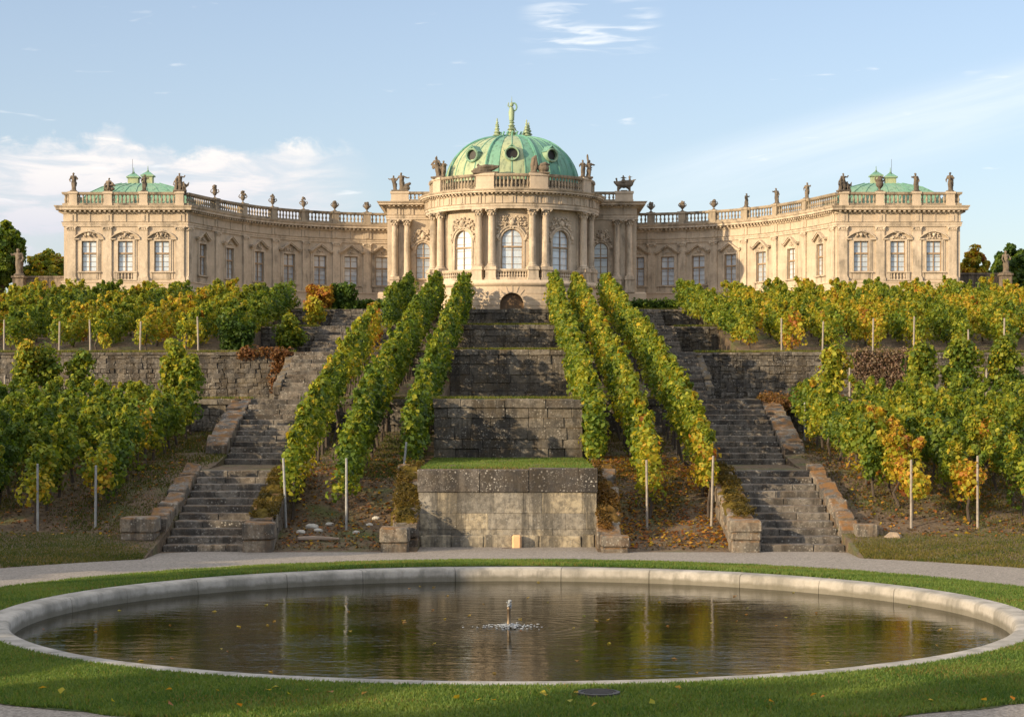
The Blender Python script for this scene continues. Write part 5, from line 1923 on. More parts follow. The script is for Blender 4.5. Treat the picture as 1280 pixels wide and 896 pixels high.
def b_pair_r(mb):
    mb.box(-.42, .42, -.24, .24, -.02, .10)
    fig(mb, -.18, 0, .08, 1.0, armr=(.15, -.1, .6), arml=(-.2, 0, .6))
    fig(mb, .18, .03, .08, 1.02, lean=(.1, 0), armr=(.36, 0, .72), arml=(-.1, -.1, .5))
    mb.limb([(.16, 0, .95), (.13, 0, 1.36), (.11, 0, 1.44)], [.06, .055, .02], 7)
    mb.limb([(.25, 0, .75), (.55, 0, .86)], [.08, .03], 7)
    mb.limb([(.2, 0, .6), (.46, 0, .66)], [.07, .03], 7)


def b_recline(mb):
    mb.limb([(-.75, 0, .22), (-.3, -.04, .20), (.1, 0, .24), (.55, 0, .36), (.85, 0, .44)], [.10, .19, .20, .16, .05], 10)
    mb.limb([(-.5, -.1, .3), (.0, -.14, .42), (.5, -.1, .42), (.8, -.05, .34)], [.09, .13, .10, .05], 9)
    mb.ball((-.46, -.04, .50), (.085, .09, .10), 9, 7)
    mb.limb([(-.4, -.05, .42), (-.2, -.1, .42), (-.05, -.14, .30)], [.09, .07, .05], 8)
    mb.limb([(-.7, 0, .2), (-.9, 0, .12)], [.08, .05], 7)
    mb.box(-.8, .8, -.2, .2, -.02, .10)


def b_shellgroup(mb):
    mb.limb([(-.30, 0, .0), (-.34, -.02, .45), (-.26, 0, .85), (-.12, 0, 1.05)], [.16, .14, .15, .05], 9)
    mb.limb([(-.20, -.1, .1), (-.12, -.1, .5), (-.16, -.05, .9)], [.12, .10, .06], 8)
    mb.ball((.28, 0, .30), (.36, .24, .26), 10, 8)
    mb.limb([(.1, -.1, .45), (.40, -.1, .56), (.66, 0, .50)], [.12, .11, .05], 8)
    mb.box(-.5, .65, -.2, .2, -.02, .08)


def b_flame_urn(mb):
    mb.lathe(0, 0, 0, [(.14, 0), (.14, .06), (.06, .10), (.06, .18), (.20, .34), (.24, .50), (.20, .62), (.23, .66)], 14)
    for i in range(16):
        a = random.uniform(0, 6.28)
        r_ = random.uniform(.02, .2)
        mb.ball((r_ * math.cos(a), r_ * math.sin(a), .68 + random.uniform(0, .22)), random.uniform(.06, .10), 7, 5)
    mb.limb([(-.18, 0, .6), (-.30, 0, .78), (-.24, 0, .95)], [.05, .05, .02], 7)
    mb.limb([(.18, 0, .6), (.30, 0, .74), (.28, 0, .90)], [.05, .05, .02], 7)


def statue(key, build, p_, label, sc=1.0, rz=0.0, name='statue', cat='statue', group='statues along the palace roof'):
    o = place(name, statue_mesh(key, build), None, p_, rz, label, cat, group)
    o.scale = (sc, sc, sc)
    return o


statue('s1', b_stand1, PED_L[0], 'standing draped statue on the outer left corner of the left pavilion parapet', 1.0, .2)
statue('crouch', b_crouch, PED_L[1], 'hunched seated statue on the left pavilion parapet, second from the outer corner', .98, -.2)
statue('s2', b_stand2, PED_L[2], 'slim standing statue in front of the green roof of the left pavilion', .93, .3)
statue('cluster', b_cluster, PED_L[3], 'bulky statue group on the inner corner of the left pavilion where the wing begins', .92, .2)
statue('cluster2', lambda mb: b_cluster(mb), PED_R[0], 'bulky statue group on the inner corner of the right pavilion where the wing ends', .92, .3)
statue('eagle', b_flame_urn, PED_R[1], 'squat flaming vase in front of the green roof of the right pavilion', .92, 0, 'stone_vase', 'vase', 'stone vases along the palace roof')
statue('s4', b_stand3, PED_R[2], 'standing statue with a raised arm, next to last on the right pavilion parapet', .98, .3)
statue('s5', b_stand1, PED_R[3], 'standing draped statue on the outer right corner of the right pavilion parapet', 1.02, -.5)
statue('sceneL', b_scene_left, PED_C[0], 'group of two figures with a boat prow on the parapet block left of the dome', .98)
statue('sceneR', b_scene_right, PED_C[1], 'boat shaped trophy with small figures on the parapet block right of the dome', 1.0)
statue('pairL', b_pair, PED_ROT[0], 'pair of tall statues at the left edge of the rotunda parapet', .98, -.4)
statue('reclineL', b_recline, PED_ROT[1], 'reclining figure on the rotunda parapet in front of the left of the dome', .92, -.1)
statue('shell', b_shellgroup, PED_ROT[2], 'upright figure beside a round mass on the rotunda parapet, right of the dome window', .98, .1)
statue('pairR', b_pair_r, PED_ROT[3], 'pair of statues with a spike at the right edge of the rotunda parapet', .98, .4)


def urn(kind, p_, label, seed):
    random.seed(seed)
    root = empty('stone_vase', p_, label, 'vase', 'stone vases along the palace roof')
    mb = MB()
    sl = .88 if kind != 'tall' else .8
    pr = [(.15, 0), (.15, .05), (.09, .08), (.05, .13), (.05, .18), (.10, .22), (.18, .32), (.215, .44), (.20, .50), (.15, .54), (.19, .58), (.20, .60), (.14, .61)]
    mb.lathe(p_[0], p_[1], p_[2], [(a * sl * (.85 if kind == 'tall' else 1), b_ * sl) for a, b_ in pr], 14)
    for sg in (-1, 1):
        mb.limb([(p_[0] + sg * .15, p_[1], p_[2] + .30), (p_[0] + sg * .25, p_[1], p_[2] + .40), (p_[0] + sg * .19, p_[1], p_[2] + .52)], [.03, .03, .025], 6)
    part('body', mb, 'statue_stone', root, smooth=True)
    mb = MB()
    n = 22
    for i in range(n):
        a = random.uniform(0, 6.28)
        t = random.random()
        r_ = random.uniform(0, .17) * (1 - .5 * t)
        mb.ball((p_[0] + r_ * math.cos(a), p_[1] + r_ * math.sin(a), p_[2] + .55 * sl + t * (.30 if kind != 'low' else .14)), random.uniform(.04, .08), 7, 5, j=.1)
    part('carved_flowers', mb, 'statue_stone', root, smooth=True)


ords = ['nearest the left pavilion', 'second from the left pavilion', 'third from the left pavilion', 'third from the central block', 'second from the central block', 'nearest the central block']
for i, p_ in enumerate(PEDW_L):
    urn(['tall', 'tall', 'tall', 'tall', 'low', 'low'][i], p_, 'stone vase with carved flowers on the left wing parapet, ' + ords[i], 200 + i)
for i in (0, 1, 2):
    urn('low', PEDW_R[i], 'stone vase with carved flowers on the right wing parapet, ' + ('nearest the central block', 'second from the central block', 'third from the central block')[i], 300 + i)
statue('s6', b_stand2, PEDW_R[3], 'small standing statue halfway along the right wing parapet', .82, .6)
statue('s7', b_stand3, PEDW_R[4], 'stout standing statue on the right wing parapet, second from the pavilion group', .88, .2)
statue('s8', b_stand2, PEDW_R[5], 'lit standing statue with raised arm on the right wing parapet nearest the pavilion', .9, -.3)

# garden walls with statues beside the pavilions
def garden_wall(label, x0, x1, y, z1):
    mb = MB()
    z_ = ZB - .2
    rows_ = 4
    for r_ in range(rows_):
        x = x0
        while x < x1 - 1e-6:
            w = random.uniform(.5, 1.1)
            if x + w > x1 - .3:
                w = x1 - x
            mb.block(x + .004, x + w - .004, y + random.uniform(-.02, .02), y + .4, z_ + .003, z_ + (z1 - .12 - ZB + .2) / rows_, random.uniform(.1, .9), .02, .008)
            x += w
        z_ += (z1 - .12 - ZB + .2) / rows_
    mb.box(x0 - .05, x1 + .05, y - .06, y + .48, z1 - .117, z1, .6)
    whole('garden_wall', mb, 'garden_wall_stone', ((x0 + x1) / 2, y, ZB), label, 'garden wall')


garden_wall('low weathered garden wall joining the left pavilion to the statue by the trees', PX(30, 112), -25.35, 112, PZ(345, 112))
garden_wall('low weathered garden wall running from the right pavilion to the statue by the trees', 25.35, PX(1252, 112), 112, PZ(341, 112))


def ped_statue(px, ztop, y, key, build, label, sc):
    x = PX(px, y)
    root = empty('garden_pedestal', (x, y, ZB), 'square stone pedestal under the ' + ('left' if px < 640 else 'right') + ' garden statue', 'pedestal')
    mb = MB()
    mb.block(x - .38, x + .38, y - .38, y + .38, ZB - .2, ZB + .3, .5, .03, .005)
    mb.block(x - .31, x + .31, y - .31, y + .31, ZB + .3, ztop - .14, .7, .02, .005)
    part('shaft', mb, 'garden_wall_stone', root)
    mb = MB()
    mb.block(x - .38, x + .38, y - .38, y + .38, ztop - .137, ztop, .6, .03, .005)
    part('cap', mb, 'garden_wall_stone', root)
    statue(key, build, (x, y, ztop), label + ', standing on its pedestal', sc, .2, group='garden statues')


ped_statue(24, PZ(345, 111.5), 111.5, 's9', b_stand3, 'draped garden statue beside the dark tree left of the palace', 1.45)
ped_statue(1257, PZ(342, 111.5), 111.5, 's10', b_stand1, 'draped garden statue in front of the trees right of the palace', 1.22)

# ------------------------------------------------------------------ vines
def vine_row(label, pts, zf, zg, h, h0, wid, hue, seed, group, dens=1.0, leaf=.125, tsp=1.25, name='vine_row', huevar=.16, trunk_h=None, step=.36, taper=True, gap=0.0, autumn=None, shoots=.14):
    r_ = np.random.default_rng(seed)
    p0, p1 = np.array(pts[0], float), np.array(pts[1], float)
    L_ = float(np.hypot(*(p1 - p0)))
    root = empty(name, (p0[0], p0[1], zg(p0[1])), label, 'vine row', group)
    cl, rd, hu = [], [], []
    n = int(L_ / step)
    k = max(4, int((h - h0) / .30))
    for i in range(n + 1):
        t = i * step
        u = t / L_
        x, y = p0 + (p1 - p0) * u
        hh = h * (1 + .10 * smooth_noise(t, seed, 1.6) + .05 * smooth_noise(t, seed + 1, 5))
        if gap and smooth_noise(t, seed + 7, 1.2) < -gap:
            hh *= .75
        zz = zf(y)
        hb = hue + huevar * smooth_noise(t, seed + 2, .55) + .05 * smooth_noise(t, seed + 4, 3)
        if autumn:
            for c_, w_, a_ in autumn:
                hb += a_ * math.exp(-((y - c_) / w_) ** 2)
        between = .5 - .5 * math.cos(2 * math.pi * t / tsp + seed)
        b0 = h0 * (1 + .35 * smooth_noise(t, seed + 5, 2.2)) + .20 * between
        hh -= .16 * between
        for j_ in range(k):
            v = (j_ + r_.random()) / k
            sh = wid * (1.0 if v < .75 else .75)
            cl.append((x + r_.normal() * sh * .42, y + (r_.random() - .5) * step * 1.6, zz + b0 + (hh - b0) * v))
            s_ = .23 + .16 * r_.random()
            rd.append((s_ * .9, s_ * 1.1, s_))
            hu.append(hb + r_.normal() * .11 + (.05 if v > .8 else 0) + (.09 if v < .2 else 0))
    for i in range(int(L_ / .42)):                       # loose shoots above the trained canopy
        t = (i + r_.random()) * .42
        x, y = p0 + (p1 - p0) * min(1, t / L_)
        top = h * (1 + .10 * smooth_noise(np.array([t]), seed, 1.6)[0])
        ln = .06 + .26 * r_.random() ** 2.5
        dx = r_.normal() * shoots
        for q in range(3):
            cl.append((x + dx * (1 + q * .4), y + r_.normal() * .05, zf(y) + top + ln * (q / 2)))
            rd.append((.08, .08, .12))
            hu.append(hue + .12 + r_.normal() * .1)
    per = int(37 * dens)
    P, N_, S, Cc = clump_leaves(np.array(cl), np.array(rd), np.array(hu), per, leaf)
    w = WL[root.name]
    place('foliage', leaf_mesh('foliage', P, N_, S, Cc, origin=w), root, w)
    m_ = int(L_ / tsp)
    for i in range(m_ + 1):
        if trunk_h == 0:
            break
        u = min(1, (i + .3 * r_.random()) / max(1, m_))
        x, y = p0 + (p1 - p0) * u
        g = zg(y)
        mb = MB()
        th = (zf(y) + h0 + .45) - g
        d1, d2 = r_.normal() * .07, r_.normal() * .07
        mb.limb([(x, y, g - .1), (x + d1, y + d2, g + th * .35), (x + d1 * .2 + .03, y - d2, g + th * .7), (x + d2, y, g + th)], [.05, .04, .038, .025], 6)
        part('trunk', mb, 'bark', root, smooth=True)
    return root


LINE = [(54, .1), (57, .75), (61, 1.85), (72, 3.75), (86, 5.8), (97, 7.4), (106, 8.6), (112, 9.1)]
zl = lambda y: lerp_prof(LINE, y)
zb = lambda y: lerp_prof(PROF_B, y)
zi = lambda y: lerp_prof(PROF_I, y)
zp = lambda y: lerp_prof(PROF_P, y)
GC = 'vine rows climbing the central bank'
vine_row('outer left vine row of the central bank, lower stretch turning orange at its top', [(-6.45, 56.9), (-6.35, 90.5)], zl, zb, 2.0, .55, .24, .32, 1, GC, shoots=.06, autumn=[(88, 5, .30), (60, 3, .05)])
vine_row('short upper stretch of the outer left vine row, near the rotunda', [(-6.15, 96.5), (-5.5, 108.5)], zl, zb, 2.0, .4, .24, .20, 2, GC, shoots=.06)
vine_row('middle left vine row of the central bank, running green up to the rotunda', [(-4.85, 56.7), (-4.1, 109.3)], zl, zb, 2.1, .55, .24, .24, 3, GC, shoots=.06)
vine_row('inner left vine row hugging the left edge of the centre walls', [(-3.12, 60.6), (-2.55, 109.3)], zl, zb, 2.1, .3, .24, .22, 4, GC, shoots=.06, autumn=[(90, 4, .10)])
vine_row('inner right vine row hugging the right edge of the centre walls', [(2.66, 60.8), (2.28, 109.3)], zl, zb, 2.1, .3, .24, .32, 5, GC, shoots=.06, autumn=[(98, 6, .10)])
vine_row('middle right vine row of the central bank, yellow green with orange patches', [(4.05, 56.9), (3.5, 109.3)], zl, zb, 2.1, .5, .24, .38, 6, GC, shoots=.06, autumn=[(90, 6, .12), (57, 1.5, .15)])
vine_row('outer right vine row of the central bank with a russet lower end', [(5.78, 57.2), (5.1, 109.0)], zl, zb, 2.1, .55, .24, .34, 7, GC, shoots=.06, autumn=[(58, 2.2, .40), (98, 5, .12)])

GL = 'vine rows of the lower left vineyard'
for i, (x, y0, y1, hue, txt) in enumerate(((-11.85, 55.3, 71.0, .22, 'lower left vineyard row nearest the stairs, its front plant fading to orange'),
                                      (-13.45, 54.6, 71.3, .24, 'second lower left vineyard row from the stairs, yellow leaves at its front post'),
                                      (-15.0, 55.0, 71.3, .16, 'third lower left vineyard row from the stairs, dark green'),
                                      (-16.6, 54.2, 71.3, .17, 'fourth lower left vineyard row from the stairs, half cut by the frame'),
                                      (-18.2, 58.0, 71.3, .14, 'fifth lower left vineyard row from the stairs'),
                                      (-19.8, 62.0, 71.3, .15, 'outermost lower left vineyard row from the stairs'))):
    vine_row(txt, [(x, y0), (x + .15, y1)], zp, zp, 1.85, .70, .38, hue + .08, 20 + i, GL, dens=1.5, leaf=.115, gap=.55, autumn=[(y0, 1.2, .22)] if i in (0, 1) else None, tsp=1.4)
GRR = 'vine rows of the lower right vineyard'
for i, (x, y0, y1, hue, txt) in enumerate(((10.75, 57.5, 71.0, .34, 'lower right vineyard row nearest the stairs, bright yellow green'),
                                      (11.35, 54.9, 62.5, .62, 'short orange stretch of vines behind the front post of the lower right vineyard'),
                                      (12.95, 54.9, 71.3, .34, 'second lower right vineyard row from the stairs, with a yellowing front'),
                                      (14.6, 55.3, 71.3, .36, 'third lower right vineyard row from the stairs'),
                                      (16.3, 57.0, 71.3, .30, 'fourth lower right vineyard row from the stairs'),
                                      (18.0, 60.0, 71.3, .34, 'outermost lower right vineyard row from the stairs'))):
    vine_row(txt, [(x, y0), (x - .1, y1)], zp, zp, 1.9, .75, .38, hue - .01, 40 + i, GRR, dens=1.5, leaf=.115, gap=.55, tsp=1.4, autumn=[(y0, 1.4, .25)] if i in (1, 2, 3) else None)

GUL = 'vine rows of the upper left vineyard'
GUR = 'vine rows of the upper right vineyard'
nth = ['first', 'second', 'third', 'fourth', 'fifth', 'sixth', 'seventh', 'eighth', 'ninth', 'tenth']
for i, x in enumerate((-13.0, -14.6, -16.5, -18.6, -20.3, -22.5, -24.5, -26.6)):
    xe = x + .9 if i < 3 else x + .5
    vine_row('upper left vineyard row below the palace, %s counted outward from the stairs' % nth[i], [(x, 87.3 if i else 88.5), (xe, 108.6 if i > 1 else 107)], zp, zp, 1.55, .32, .46, .36 + .07 * ((i * 37) % 5 - 2), 60 + i, GUL, dens=1.3, leaf=.118, autumn=[(94, 5, .10)], tsp=2.0)
for i, x in enumerate((10.85, 12.6, 14.6, 16.4, 18.3, 20.3, 22.3, 24.4, 26.6)):
    xe = x - 1.5 if i == 0 else x - .4
    vine_row('upper right vineyard row below the palace, %s counted outward from the stairs' % nth[i], [(x, 87.3 if i else 88.5), (xe, 108.6)], zp, zp, 1.6, .30, .46, .40 + .05 * ((i * 23) % 5 - 2), 80 + i, GUR, dens=1.3, leaf=.118, autumn=[(88, 2, .14), (96, 4, .05)], tsp=2.0)


def vine_plant(label, x, y, z_, h, h0, wid, hue, seed, name='vine', cat='vine', group=None, leaf=.13, n=None, posted=True):
    r_ = np.random.default_rng(seed)
    root = empty(name, (x, y, z_), label, cat, group)
    n = n or int(26 * h * wid * 1.6)
    cl, rd, hu = [], [], []
    for i in range(n):
        v = r_.random()
        bulge = math.sin(math.pi * min(1, .25 + v * .75)) ** .6
        a = r_.random() * 6.28
        q = math.sqrt(r_.random()) * wid * bulge
        cl.append((x + q * math.cos(a), y + q * math.sin(a) * .8, z_ + h0 + (h - h0) * v))
        s_ = .2 + .14 * r_.random()
        rd.append((s_, s_, s_))
        hu.append(hue + r_.normal() * .12 + .12 * (v - .5))
    P, N_, S, Cc = clump_leaves(np.array(cl), np.array(rd), np.array(hu), 42, leaf)
    place('foliage', leaf_mesh('foliage', P, N_, S, Cc, origin=(x, y, z_)), root, (x, y, z_))
    mb = MB()
    mb.limb([(x, y, z_ - .1), (x + .06, y, z_ + h0 * .5), (x - .03, y, z_ + h0 + .1), (x + .03, y, z_ + h * .7)], [.05, .042, .036, .02], 7)
    part('trunk', mb, 'bark', root, smooth=True)
    return root


# tall single vines on the ledge in front of the upper vineyard walls
GV = 'single vines on the middle ledge'
for i, (px, y, h, wd, hue, txt) in enumerate(((36, 75.5, 2.15, .55, .48, 'tall yellowing single vine near the left picture edge, before the lichened wall'),
                                         (58, 76.0, 2.0, .45, .34, 'bushy green vine beside the tall yellowing one at the left edge'),
                                         (102, 76.5, 1.75, .5, .30, 'dark green rounded single vine in front of the lichened wall'),
                                         (217, 74.0, 2.1, .42, .46, 'slender tall golden vine standing alone left of the second left flight'),
                                         (237, 73.4, 1.5, .40, .32, 'lower green vine leaning on the slender golden one'),
                                         (1042, 76.0, 1.95, .62, .50, 'golden single vine with a clear stem before the brown creeper'),
                                         (1152, 75.0, 2.0, .62, .40, 'rounded yellow green single vine right of the brown creeper'),
                                         (1203, 75.0, 2.15, .75, .36, 'broad leafy single vine before the right wall'),
                                         (1258, 75.0, 2.2, .75, .30, 'dark green single vine at the right picture edge'))):
    vine_plant(txt, PX(px, y), y, 4.2, h, .55, wd, hue, 120 + i, group=GV)

# creeper, hedges and bushes
def mass(name, label, cat, boxes, hue, seed, per=22, leaf=.13, huevar=.12, tint=None, group=None):
    r_ = np.random.default_rng(seed)
    cl, rd, hu = [], [], []
    for x0, x1, y0, y1, z0, z1, n in boxes:
        for i in range(n):
            cl.append((r_.uniform(x0, x1), r_.uniform(y0, y1), r_.uniform(z0, z1)))
            s_ = .13 + .14 * r_.random()
            rd.append((s_, s_ * .8, s_))
            hu.append(hue + r_.normal() * huevar)
    P, N_, S, Cc = clump_leaves(np.array(cl), np.array(rd), np.array(hu), per, leaf)
    if tint:
        Cc = np.array([tint]) * (.55 + .9 * rng.random((len(Cc), 1))) * (.9 + .2 * rng.random((len(Cc), 3)))
    b0 = boxes[0]
    o = ((b0[0] + b0[1]) / 2, b0[2], min(b[4] for b in boxes))
    root = place(name, leaf_mesh(name, P, N_, S, Cc, origin=o), None, o, label=label, cat=cat, group=group)
    return root


RUST = 1.0
mass('creeper', 'brown leafless creeper matted over the tall right wall', 'creeper', [(15.0, 18.2, 85.75, 86.0, 4.5, 6.4, 420)], .99, 150, 22, .075, .05, tint=(.23, .165, .115))
mass('creeper', 'russet creeper hanging over the right end of the tall left wall', 'creeper', [(-10.6, -9.7, 85.72, 86.0, 4.6, 6.35, 90), (-12.0, -9.9, 85.8, 86.2, 6.1, 6.35, 70)], .88, 151, 20, .09, .1, tint=(.17, .085, .035))
mass('hedge', 'russet clipped hedge trailing over the low wall right of the second right flight', 'hedge', [(9.2, 12.0, 71.6, 72.5, 3.85, 4.35, 260)], .88, 152, 26, .08, .13, tint=(.20, .11, .038))
mass('hedge', 'low dark hedge along the foot of the palace left of the rotunda', 'hedge', [(-11.0, -5.8, 108.2, 108.8, 9.1, 9.62, 260)], .10, 153, 26, .12, .1)
mass('hedge', 'low dark hedge along the foot of the palace right of the rotunda', 'hedge', [(5.6, 9.2, 108.2, 108.8, 9.1, 9.62, 200)], .12, 154, 26, .12, .12)
mass('shrub', 'dark green round shrub at the edge of the upper left vineyard wall', 'shrub', [(-13.1, -11.9, 88.2, 89.2, 6.4, 7.6, 120)], .03, 155, 40, .13, .05)
mass('shrub', 'dark green shrub at the palace foot beside the red one', 'shrub', [(-9.9, -8.7, 107.4, 108.3, 9.1, 10.45, 120)], .08, 156, 40, .14, .06)
mass('shrub', 'flame red autumn shrub at the palace foot', 'shrub', [(-11.2, -10.0, 106.8, 107.6, 9.1, 10.3, 110)], .86, 157, 40, .14, .1)
vine_plant('yellow green bushy vine at the short wall left of the upper stairs', PX(362, 94), 94, 6.3, 1.75, .4, .7, .36, 158)
vine_plant('orange tinted vine leaning over the small topmost left wall', PX(392, 100), 100, 7.82, 1.5, .35, .5, .66, 159)

# ------------------------------------------------------------------ vine stakes
def stake(px, d, ztop, zg, mat, label, group, lean=0.0, r_=.037):
    x = PX(px, d)
    mb = MB()
    mb.limb([(x, d, zg - .3), (x - lean * .5, d, (zg + ztop) / 2), (x - lean, d, ztop)], [r_, r_ * .95, r_ * .9], 8)
    mb.ball((x - lean, d, ztop), (r_ * .9, r_ * .9, .015), 8, 4)
    whole('vine_stake', mb, mat, (x, d, zg), label, 'stake', group, smooth=True)


GS = 'front stakes of the vine rows'
for px, d, ytop, mat, pr, ln, txt in ((47, 54.3, 580, 'post_metal', zp, 0, 'grey metal stake at the front left corner of the lower left vineyard'),
                                 (119, 54.6, 582, 'post_metal', zp, -.02, 'grey metal stake before the orange fading plant of the lower left vineyard'),
                                 (358, 56.2, 573, 'post_metal', zb, .09, 'tall grey stake leaning left at the outer left row of the bank'),
                                 (433, 56.0, 573, 'post_metal', zb, 0, 'upright grey stake in front of the middle left bank row'),
                                 (503, 60.0, 553, 'post_metal', zb, -.12, 'slanting thin stake above the mossy wall left of the court'),
                                 (809, 56.2, 575, 'post_wood', zb, .02, 'pale stake in front of the middle right bank row'),
                                 (889, 56.4, 570, 'post_wood', zb, -.06, 'sunlit stake under the russet end of the outer right bank row'),
                                 (1139, 54.5, 575, 'post_wood', zp, 0, 'sunlit stake by the orange vines of the lower right vineyard'),
                                 (1222, 54.5, 570, 'post_wood', zp, 0, 'sunlit stake right of the orange vines in the lower right vineyard'),
                                 (1006, 69.5, 503, 'post_metal', zp, 0, 'thin grey stake at the far end of the bright lower right row'),
                                 (1062, 74.6, 460, 'post_wood', lambda y: 4.18, 0, 'pale stake beside the golden single vine'),
                                 (1233, 73.8, 462, 'post_wood', lambda y: 4.18, 0, 'pale stake between two single vines at the right edge'),
                                 (6, 74.2, 470, 'post_wood', lambda y: 4.18, 0, 'pale stake at the left picture edge before the yellowing vine')):
    stake(px, d, PZ(ytop, d), pr(d), mat, txt, GS, ln)
for i, (px, yt) in enumerate(((5, 400), (74, 402), (113, 400), (175, 402), (248, 396))):
    stake(px, 86.75, PZ(yt, 86.75), 6.28, 'post_wood', 'pale stake on the upper left vineyard edge, %s from the picture edge' % nth[i], GS, random.uniform(-.05, .05), .042)
for i, (px, yt) in enumerate(((977, 398), (1028, 402), (1091, 398), (1142, 396), (1211, 412), (1255, 398))):
    stake(px, 86.75, PZ(yt, 86.75), 6.28, 'post_wood', 'pale stake on the upper right vineyard edge, %s from the stairs' % nth[i], GS, random.uniform(-.05, .05), .042)

# ------------------------------------------------------------------ trees
def tree(label, x, y, z_, h, rx, hue, seed, h0=.25, leaf=.34, nclump=130, per=60, name='tree', group=None, hv=.10, ry=None, shape=1.0):
    r_ = np.random.default_rng(seed)
    root = empty(name, (x, y, z_), label, 'tree', group)
    ry = ry or rx
    cl, rd, hu = [], [], []
    lobes = [(r_.normal() * .45, r_.normal() * .45, r_.uniform(-.5, .75)) for _ in range(9)] + [(0, 0, 0)]
    zc, rz_ = z_ + h * (1 + h0) / 2, h * (1 - h0) / 2
    tips = []
    for i in range(nclump):
        lx, ly, lz = lobes[i % len(lobes)]
        d_ = r_.normal(size=3)
        d_ /= np.linalg.norm(d_)
        k = .52 * r_.random() ** .35
        px_, py_, pz_ = lx * .62 + d_[0] * k, ly * .62 + d_[1] * k, lz * .72 + d_[2] * k * .85
        nn = math.sqrt(px_ ** 2 + py_ ** 2 + pz_ ** 2)
        if nn > 1.0:
            px_, py_, pz_ = px_ / nn, py_ / nn, pz_ / nn
        c_ = (x + px_ * rx, y + py_ * ry, zc + pz_ * rz_)
        cl.append(c_)
        s_ = rx * (.13 + .10 * r_.random())
        rd.append((s_, s_, s_ * .75))
        hu.append(hue + r_.normal() * hv)
        if i % 11 == 0:
            tips.append(c_)
    P, N_, S, Cc = clump_leaves(np.array(cl), np.array(rd), np.array(hu), per, leaf, up=.5)
    w = (x, y, z_)
    place('crown', leaf_mesh('crown', P, N_, S, Cc, origin=w), root, w)
    mb = MB()
    tr = h * .028 + .06
    top = zc + rz_ * .3
    mb.limb([(x, y, z_ - .3), (x + tr, y, z_ + h * .2), (x - tr * .6, y, zc - rz_ * .2), (x, y, top)], [tr * 1.3, tr, tr * .8, tr * .25], 9)
    for c_ in tips:
        b_ = (x, y, z_ + h * (.2 + .25 * r_.random()))
        md = [(b_[k] + c_[k]) / 2 + r_.normal() * .15 for k in range(3)]
        mb.limb([b_, tuple(md), c_], [tr * .45, tr * .3, tr * .08], 6)
    part('trunk', mb, 'bark', root, smooth=True)


GT = 'trees beyond the palace'
tree('dark green tall tree at the left picture edge behind the garden statue', PX(-2, 120), 120, ZB, 6.3, 2.0, .20, 401, .12, leaf=.26, nclump=190, per=70, group=GT)
tree('olive brown rounded tree between the garden statue and the left pavilion', PX(66, 124), 124, ZB, 5.0, 1.9, .56, 402, .05, leaf=.22, nclump=170, per=70, group=GT, hv=.16)
tree('low brownish tree behind the left garden wall', PX(44, 121), 121, ZB, 4.2, 1.5, .46, 403, .05, leaf=.2, nclump=110, per=60, group=GT, hv=.14)
tree('golden brown tree right beside the right pavilion', PX(1207, 122), 122, ZB, 4.9, 1.45, .66, 404, .08, leaf=.22, nclump=140, per=70, group=GT, hv=.14)
tree('dark green tree at the right picture edge behind the garden statue', PX(1262, 124), 124, ZB, 4.9, 1.8, .15, 405, .08, leaf=.24, nclump=150, per=70, group=GT)
tree('low dark tree between the golden tree and the right garden statue', PX(1233, 126), 126, ZB, 4.0, 1.4, .24, 406, .05, leaf=.22, nclump=90, per=60, group=GT)
tree('small dark tree rising past the right picture edge', PX(1296, 118), 118, ZB, 4.2, 1.6, .20, 407, .05, leaf=.22, nclump=90, per=60, group=GT)

GP = 'park trees left of the pool'
for i, (x, y, h) in enumerate(((-26, -6, 15), (-26, 0, 14.5), (-25.5, 6, 13), (-25, 12.5, 11.2), (-25, 18.5, 9.4), (-24.6, 24.5, 8.9), (-24.8, 30.0, 9.2), (-24.4, 40.5, 8.6), (-24.6, 46.0, 8.2), (-25, 51.5, 7.6))):
    tree('leafy park tree of the row left of the pool, outside the picture', x, y, zp(y) if y > 50 else 0.0, h, 3.2, .15, 430 + i, .10, leaf=.5, nclump=100, per=48, name='park_tree', group=GP, ry=3.2)

# fallen leaves on the front lawn and the bank
def fallen(name, label, n, xr, yr, zf, hue, size):
    x = rng.uniform(*xr, n)
    y = rng.uniform(*yr, n)
    z_ = np.array([zf(q) for q in y]) + .03
    Nv = np.tile(np.array([[0, 0, 1.0]]), (n, 1)) + rng.normal(size=(n, 3)) * .35
    S = size * (.6 + .8 * rng.random(n))
    me = leaf_mesh(name, np.stack([x, y, z_], 1), Nv, S, palette(hue + rng.normal(size=n) * .12) * 1.0)
    place(name, me, None, (0, 0, 0), label=label, cat='fallen leaves', kind='stuff')


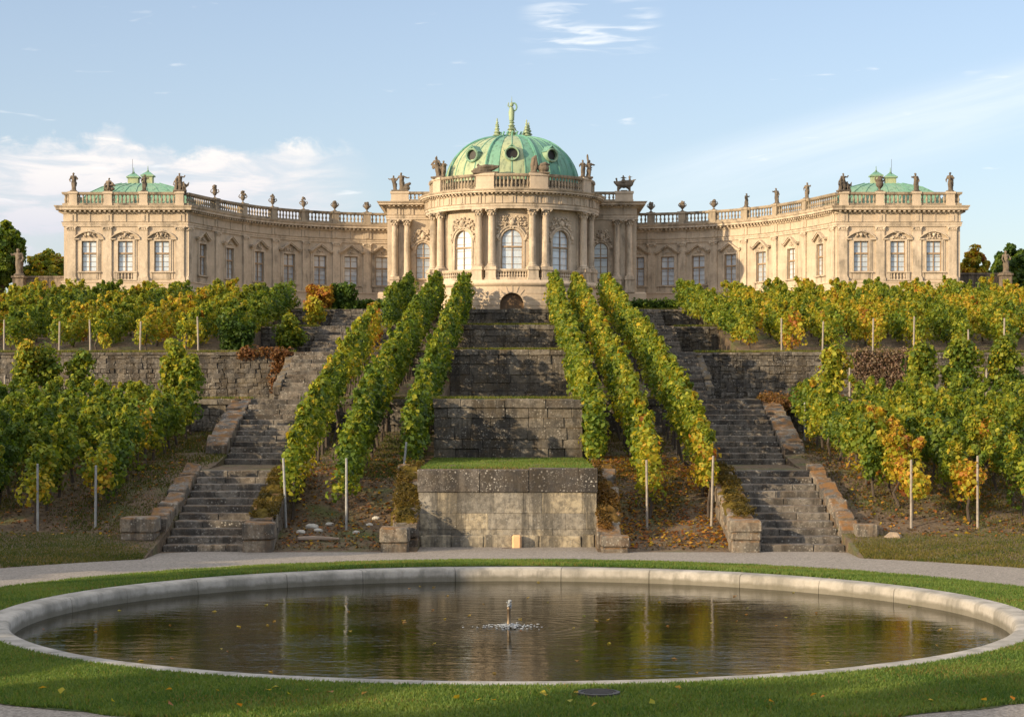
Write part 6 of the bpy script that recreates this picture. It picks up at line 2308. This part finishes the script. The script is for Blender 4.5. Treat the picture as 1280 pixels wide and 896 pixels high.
fallen('fallen_leaves', 'yellow leaves scattered on the front lawn', 34, (-8, 8), (25.6, 27.2), lambda y: .12, .78, .085)
def float_pts():
    a = rng.uniform(0, 6.283, 70)
    r_ = 9.1 * np.sqrt(rng.random(70))
    return PC[0] + r_ * np.cos(a), PC[1] + r_ * np.sin(a)


fx_, fy_ = float_pts()
place('fallen_leaves', leaf_mesh('fallen_leaves', np.stack([fx_, fy_, np.full(70, WZ + .006)], 1), np.tile(np.array([[0, 0, 1.0]]), (70, 1)) + rng.normal(size=(70, 3)) * .06, .08 * (.6 + .7 * rng.random(70)), palette(.78 + rng.normal(size=70) * .12)), None, (0, 0, 0), label='yellow leaves floating on the pool', cat='fallen leaves', kind='stuff')
fallen('fallen_leaves', 'brown leaves littering the right bank', 2600, (XC1 + .4, XR0 - .5), (53.8, 66), zb, .92, .10)
for xr_, yr_, zf_ in (((XL1 + .4, XC0 - .5), (53.6, 72), zb), ((XC1 + .4, XR0 - .4), (53.6, 72), zb), ((-21, XL0 - .6), (54, 72), zp), ((XR1 + .6, 21), (54, 72), zp)):
    n_ = int((xr_[1] - xr_[0]) * (yr_[1] - yr_[0]) * 60)
    x = rng.uniform(*xr_, n_)
    y = rng.uniform(*yr_, n_)
    z_ = np.array([zf_(q) for q in y]) + .02
    cc = np.array([[.11, .078, .05]]) * (.45 + 1.3 * rng.random((n_, 1)))
    place('dry_litter', leaf_mesh('dry_litter', np.stack([x, y, z_], 1), rng.normal(size=(n_, 3)) * .6 + np.array([0, 0, .8]), .07 * (.5 + rng.random(n_)), cc), None, (0, 0, 0), label='dry litter and clods on the bare soil under the vines', cat='litter', kind='stuff')
fallen('fallen_leaves', 'brown leaves littering the left bank', 900, (XL1 + .5, XC0 - .6), (53.8, 66), zb, .95, .09)
fallen('fallen_leaves', 'brown leaves under the right vines', 2600, (10, 20), (53.5, 70), zp, .92, .10)
fallen('fallen_leaves', 'brown leaves under the left vines', 1200, (-20, -10.6), (53.5, 70), zp, .95, .09)
